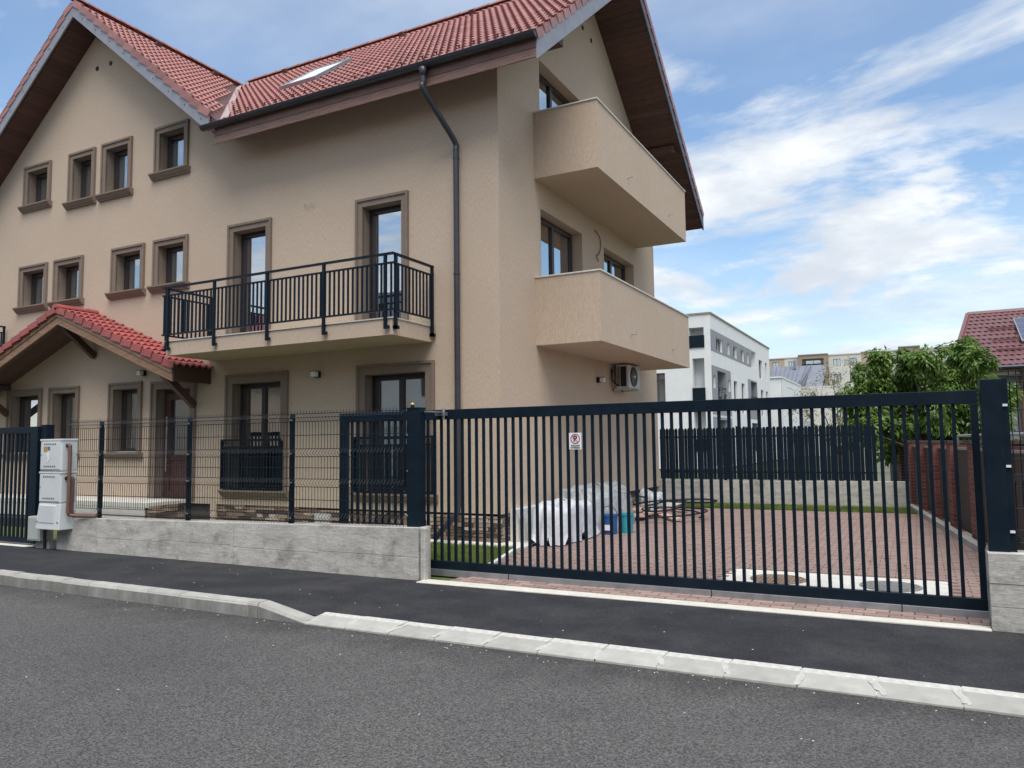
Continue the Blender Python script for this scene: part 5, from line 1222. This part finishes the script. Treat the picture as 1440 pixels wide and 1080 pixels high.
MB().prism([nslope(2.66, .32, .13), nslope(4.4, .32, .13), nslope(4.4, .76, .13), nslope(2.66, .76, .13)], (0, 0, 0), (0, 0, .04)).build('frame', 'zinc', sp_)
for i in range(3):
    for j in range(4): MB().quad(nslope(2.69 + i * .56, .335 + j * .105, .175), nslope(3.22 + i * .56, .335 + j * .105, .175), nslope(3.22 + i * .56, .43 + j * .105, .175), nslope(2.69 + i * .56, .43 + j * .105, .175)).build('cell', 'panel_blue', sp_)

# ---- trees
def leaf_verts(m, o, d, n_, w, l_):
    """a bent pointed leaf: o base, d direction, n_ side"""
    d = d.normalized(); s = d.cross(n_)
    if s.length < 1e-3: s = Vector((1, 0, 0))
    s.normalize(); u = s.cross(d); i = len(m.v)
    m.v += [tuple(o), tuple(o + d * l_ * .45 + s * w + u * l_ * .04), tuple(o + d * l_ + u * -l_ * .18), tuple(o + d * l_ * .45 - s * w + u * l_ * .04)]
    m.f += [(i, i + 1, i + 2), (i, i + 2, i + 3)]
def tree(name, label, base, trunk_h, stems, clumps, leaf, lsize, per, seed, droop=.8, group=None, rt=.07):
    rg = random.Random(seed); t = thing(name, label, 'tree', base, group); b = Vector(base)
    tm_ = MB(); lm = MB()
    fork = b + Vector((0, 0, trunk_h)); tm_.tube([b + Vector((0, 0, -.1)), b + Vector((.03, .02, trunk_h * .5)), fork], [rt * 1.25, rt, rt * .9], 8)
    for c, rad in clumps:
        c = Vector(c); mid = fork.lerp(c, .5) + Vector((rg.uniform(-.15, .15), rg.uniform(-.15, .15), .12)); tm_.tube(smoothpath([fork, mid, c], 3), [rt * .55 - rt * .43 * k / 6 for k in range(7)], 6)
        for k in range(7):
            e = c + Vector((rg.gauss(0, 1), rg.gauss(0, 1), rg.gauss(0, .9))).normalized() * rad * rg.uniform(.6, 1.0); q = mid.lerp(c, rg.uniform(.5, 1)); tm_.tube([q, q.lerp(e, .5) + Vector((0, 0, .06)), e], [rt * .16, rt * .11, rt * .05], 5, False)
            n2 = per // 7
            for j in range(n2):
                v = Vector((rg.gauss(0, 1), rg.gauss(0, 1), rg.gauss(0, .9))); v = v.normalized() * rad * (rg.random() ** .45) * .62
                o = (e + v) if rg.random() < .75 else q.lerp(e, rg.random()); out_ = (o - c); out_ = out_.normalized() if out_.length > .01 else Vector((1, 0, 0))
                d = out_ * .7 + Vector((rg.gauss(0, .5), rg.gauss(0, .5), -droop * rg.uniform(.3, 1.2))); s = lsize * rg.uniform(.6, 1.25)
                leaf_verts(lm, o, d, Vector((rg.gauss(0, .4), rg.gauss(0, .4), 1)), s * .22, s)
    tm_.build('trunk', 'bark', t, smooth=True); lm.build('crown', leaf, t, norm=False)
    return t
rg = random.Random(5)
cl = []
for (x, z, r_) in ((-1.45, 2.75, .42), (-.95, 3.05, .40), (-.85, 3.62, .30), (-.45, 2.85, .45), (-.25, 3.30, .33), (.15, 2.95, .42), (.30, 3.55, .32), (.62, 3.15, .38), (.72, 3.60, .27), (1.05, 3.0, .42), (1.35, 2.75, .40), (1.30, 3.40, .30), (1.10, 3.80, .26), (1.62, 2.6, .34), (-1.1, 2.35, .45), (-.3, 2.2, .45), (.5, 2.3, .5), (1.2, 2.1, .45), (-.7, 1.8, .4), (.1, 1.7, .42), (.9, 1.65, .45), (1.6, 1.9, .4), (1.75, 1.3, .4), (.4, 1.1, .4), (1.2, 1.1, .4), (-1.5, 2.2, .4), (-1.3, 1.8, .4), (-.5, 1.5, .42), (.8, 2.75, .42), (1.5, 2.25, .42), (.0, 2.55, .42), (-1.0, 2.75, .42), (.55, 1.9, .45), (1.45, 1.6, .42), (-.15, 3.75, .26), (-1.25, 3.3, .3)):
    cl.append(((x * 1.0 + .06, 22 + rg.uniform(-.7, .7), z), r_))
tree('walnut_tree', 'dense bright green tree with drooping leaves behind the brick fence', (.25, 22, 0), .9, 4, cl, 'leaf', .15, 1000, 3)
cl = []
for (x, z, r_) in ((-2.9, 3.4, .55), (-2.4, 4.1, .45), (-1.9, 3.6, .55), (-1.5, 4.5, .35), (-3.4, 2.8, .5), (-2.3, 2.8, .6), (-1.2, 3.2, .5), (-.8, 4.3, .3), (-3.0, 2.1, .5), (-1.9, 2.1, .55)):
    cl.append(((x - .35, 30 + rg.uniform(-.8, .8), z), r_))
tree('young_tree', 'thin sparse tree with pale yellowish leaves left of the dense green tree', (-2.5, 30, 0), 1.0, 3, cl, 'leaf_pale', .085, 330, 9, .3, rt=.06)
cl = [((x, y, z), r_) for (x, y, z, r_) in ((3.2, 16.5, 1.1, .5), (2.6, 15.2, .9, .45), (3.8, 18, 1.4, .5), (2.3, 13.4, .8, .4))]
tree('garden_shrub', 'green shrub seen through the wire fence at the right edge', (3.0, 16, 0), .4, 3, cl, 'leaf', .11, 300, 4)
# ---- across the street (seen only in the panes; last three added to block low sky)
oh = thing('opposite_house', 'house with dark grey tiled roof across the street, mirrored in the windows', 'house', (-23, -14, 0))
MB().box(-31, -15, -19, -10, 0, 6.5).build('wall', 'render_cream', oh)
MB().prism([(-31.6, -9.2, 6.2), (-31.6, -14.5, 10.6), (-31.6, -19.8, 6.2)], (0, 0, 0), (17.2, 0, 0)).build('roof', 'tile_grey', oh)
O2 = (Vector((0, -10, 0)), Vector((-1, 0, 0)), Vector((0, 1, 0)))
for u in (16.5, 20.5, 24.5, 28.5):
    for z in (1.0, 4.0):
        m = MB(); ubox(m, O2, u, u + 1.3, .002, .05, z, z + 1.5); o = m.build('window', 'pvc', oh)
at = thing('apartment_tower', 'pale apartment block far across the street, mirrored in the windows', 'building', (-72, -48, 0))
MB().box(-84, -62, -60, -46, 0, 15.5).build('wall', 'render_cream', at)
T2 = (Vector((0, -46, 0)), Vector((-1, 0, 0)), Vector((0, 1, 0)))
for i in range(7):
    for j in range(5): m = MB(); ubox(m, T2, 62.9 + i * 3.1, 64.1 + i * 3.1, .002, .06, 1.2 + j * 3, 2.6 + j * 3); m.build('window', 'glass_far', at)
def sky_blocker_house(x0, x1, roofm, label):  # unseen house added to block low sky light and deepen the eave shade
    t = thing('opposite_house', label, 'house', ((x0 + x1) / 2, -14, 0)); MB().box(x0, x1, -19, -10.5, 0, 6.2).build('wall', 'render_beige', t)
    MB().prism([(x0 - .6, -9.7, 5.9), (x0 - .6, -14.7, 10.2), (x0 - .6, -19.8, 5.9)], (0, 0, 0), (x1 - x0 + 1.2, 0, 0)).build('roof', roofm, t)
    fr = (Vector((0, -10.5, 0)), Vector((-1, 0, 0)), Vector((0, 1, 0))); u = -x1 + 1.2
    while u < -x0 - 2:
        for z in (1.0, 3.9): ubox(MB(), fr, u, u + 1.3, .002, .05, z, z + 1.4).build('window', 'glass_far', t)
        u += 3.6
sky_blocker_house(-11, 3, 'tile', 'added red-roofed house behind the camera blocking low sky light')
sky_blocker_house(8, 22, 'tile_neighbour', 'added dark-roofed house behind and right of the camera blocking low sky light')
sky_blocker_house(-52, -36, 'tile_porch', 'added bright red-roofed house far down the street blocking low sky light')
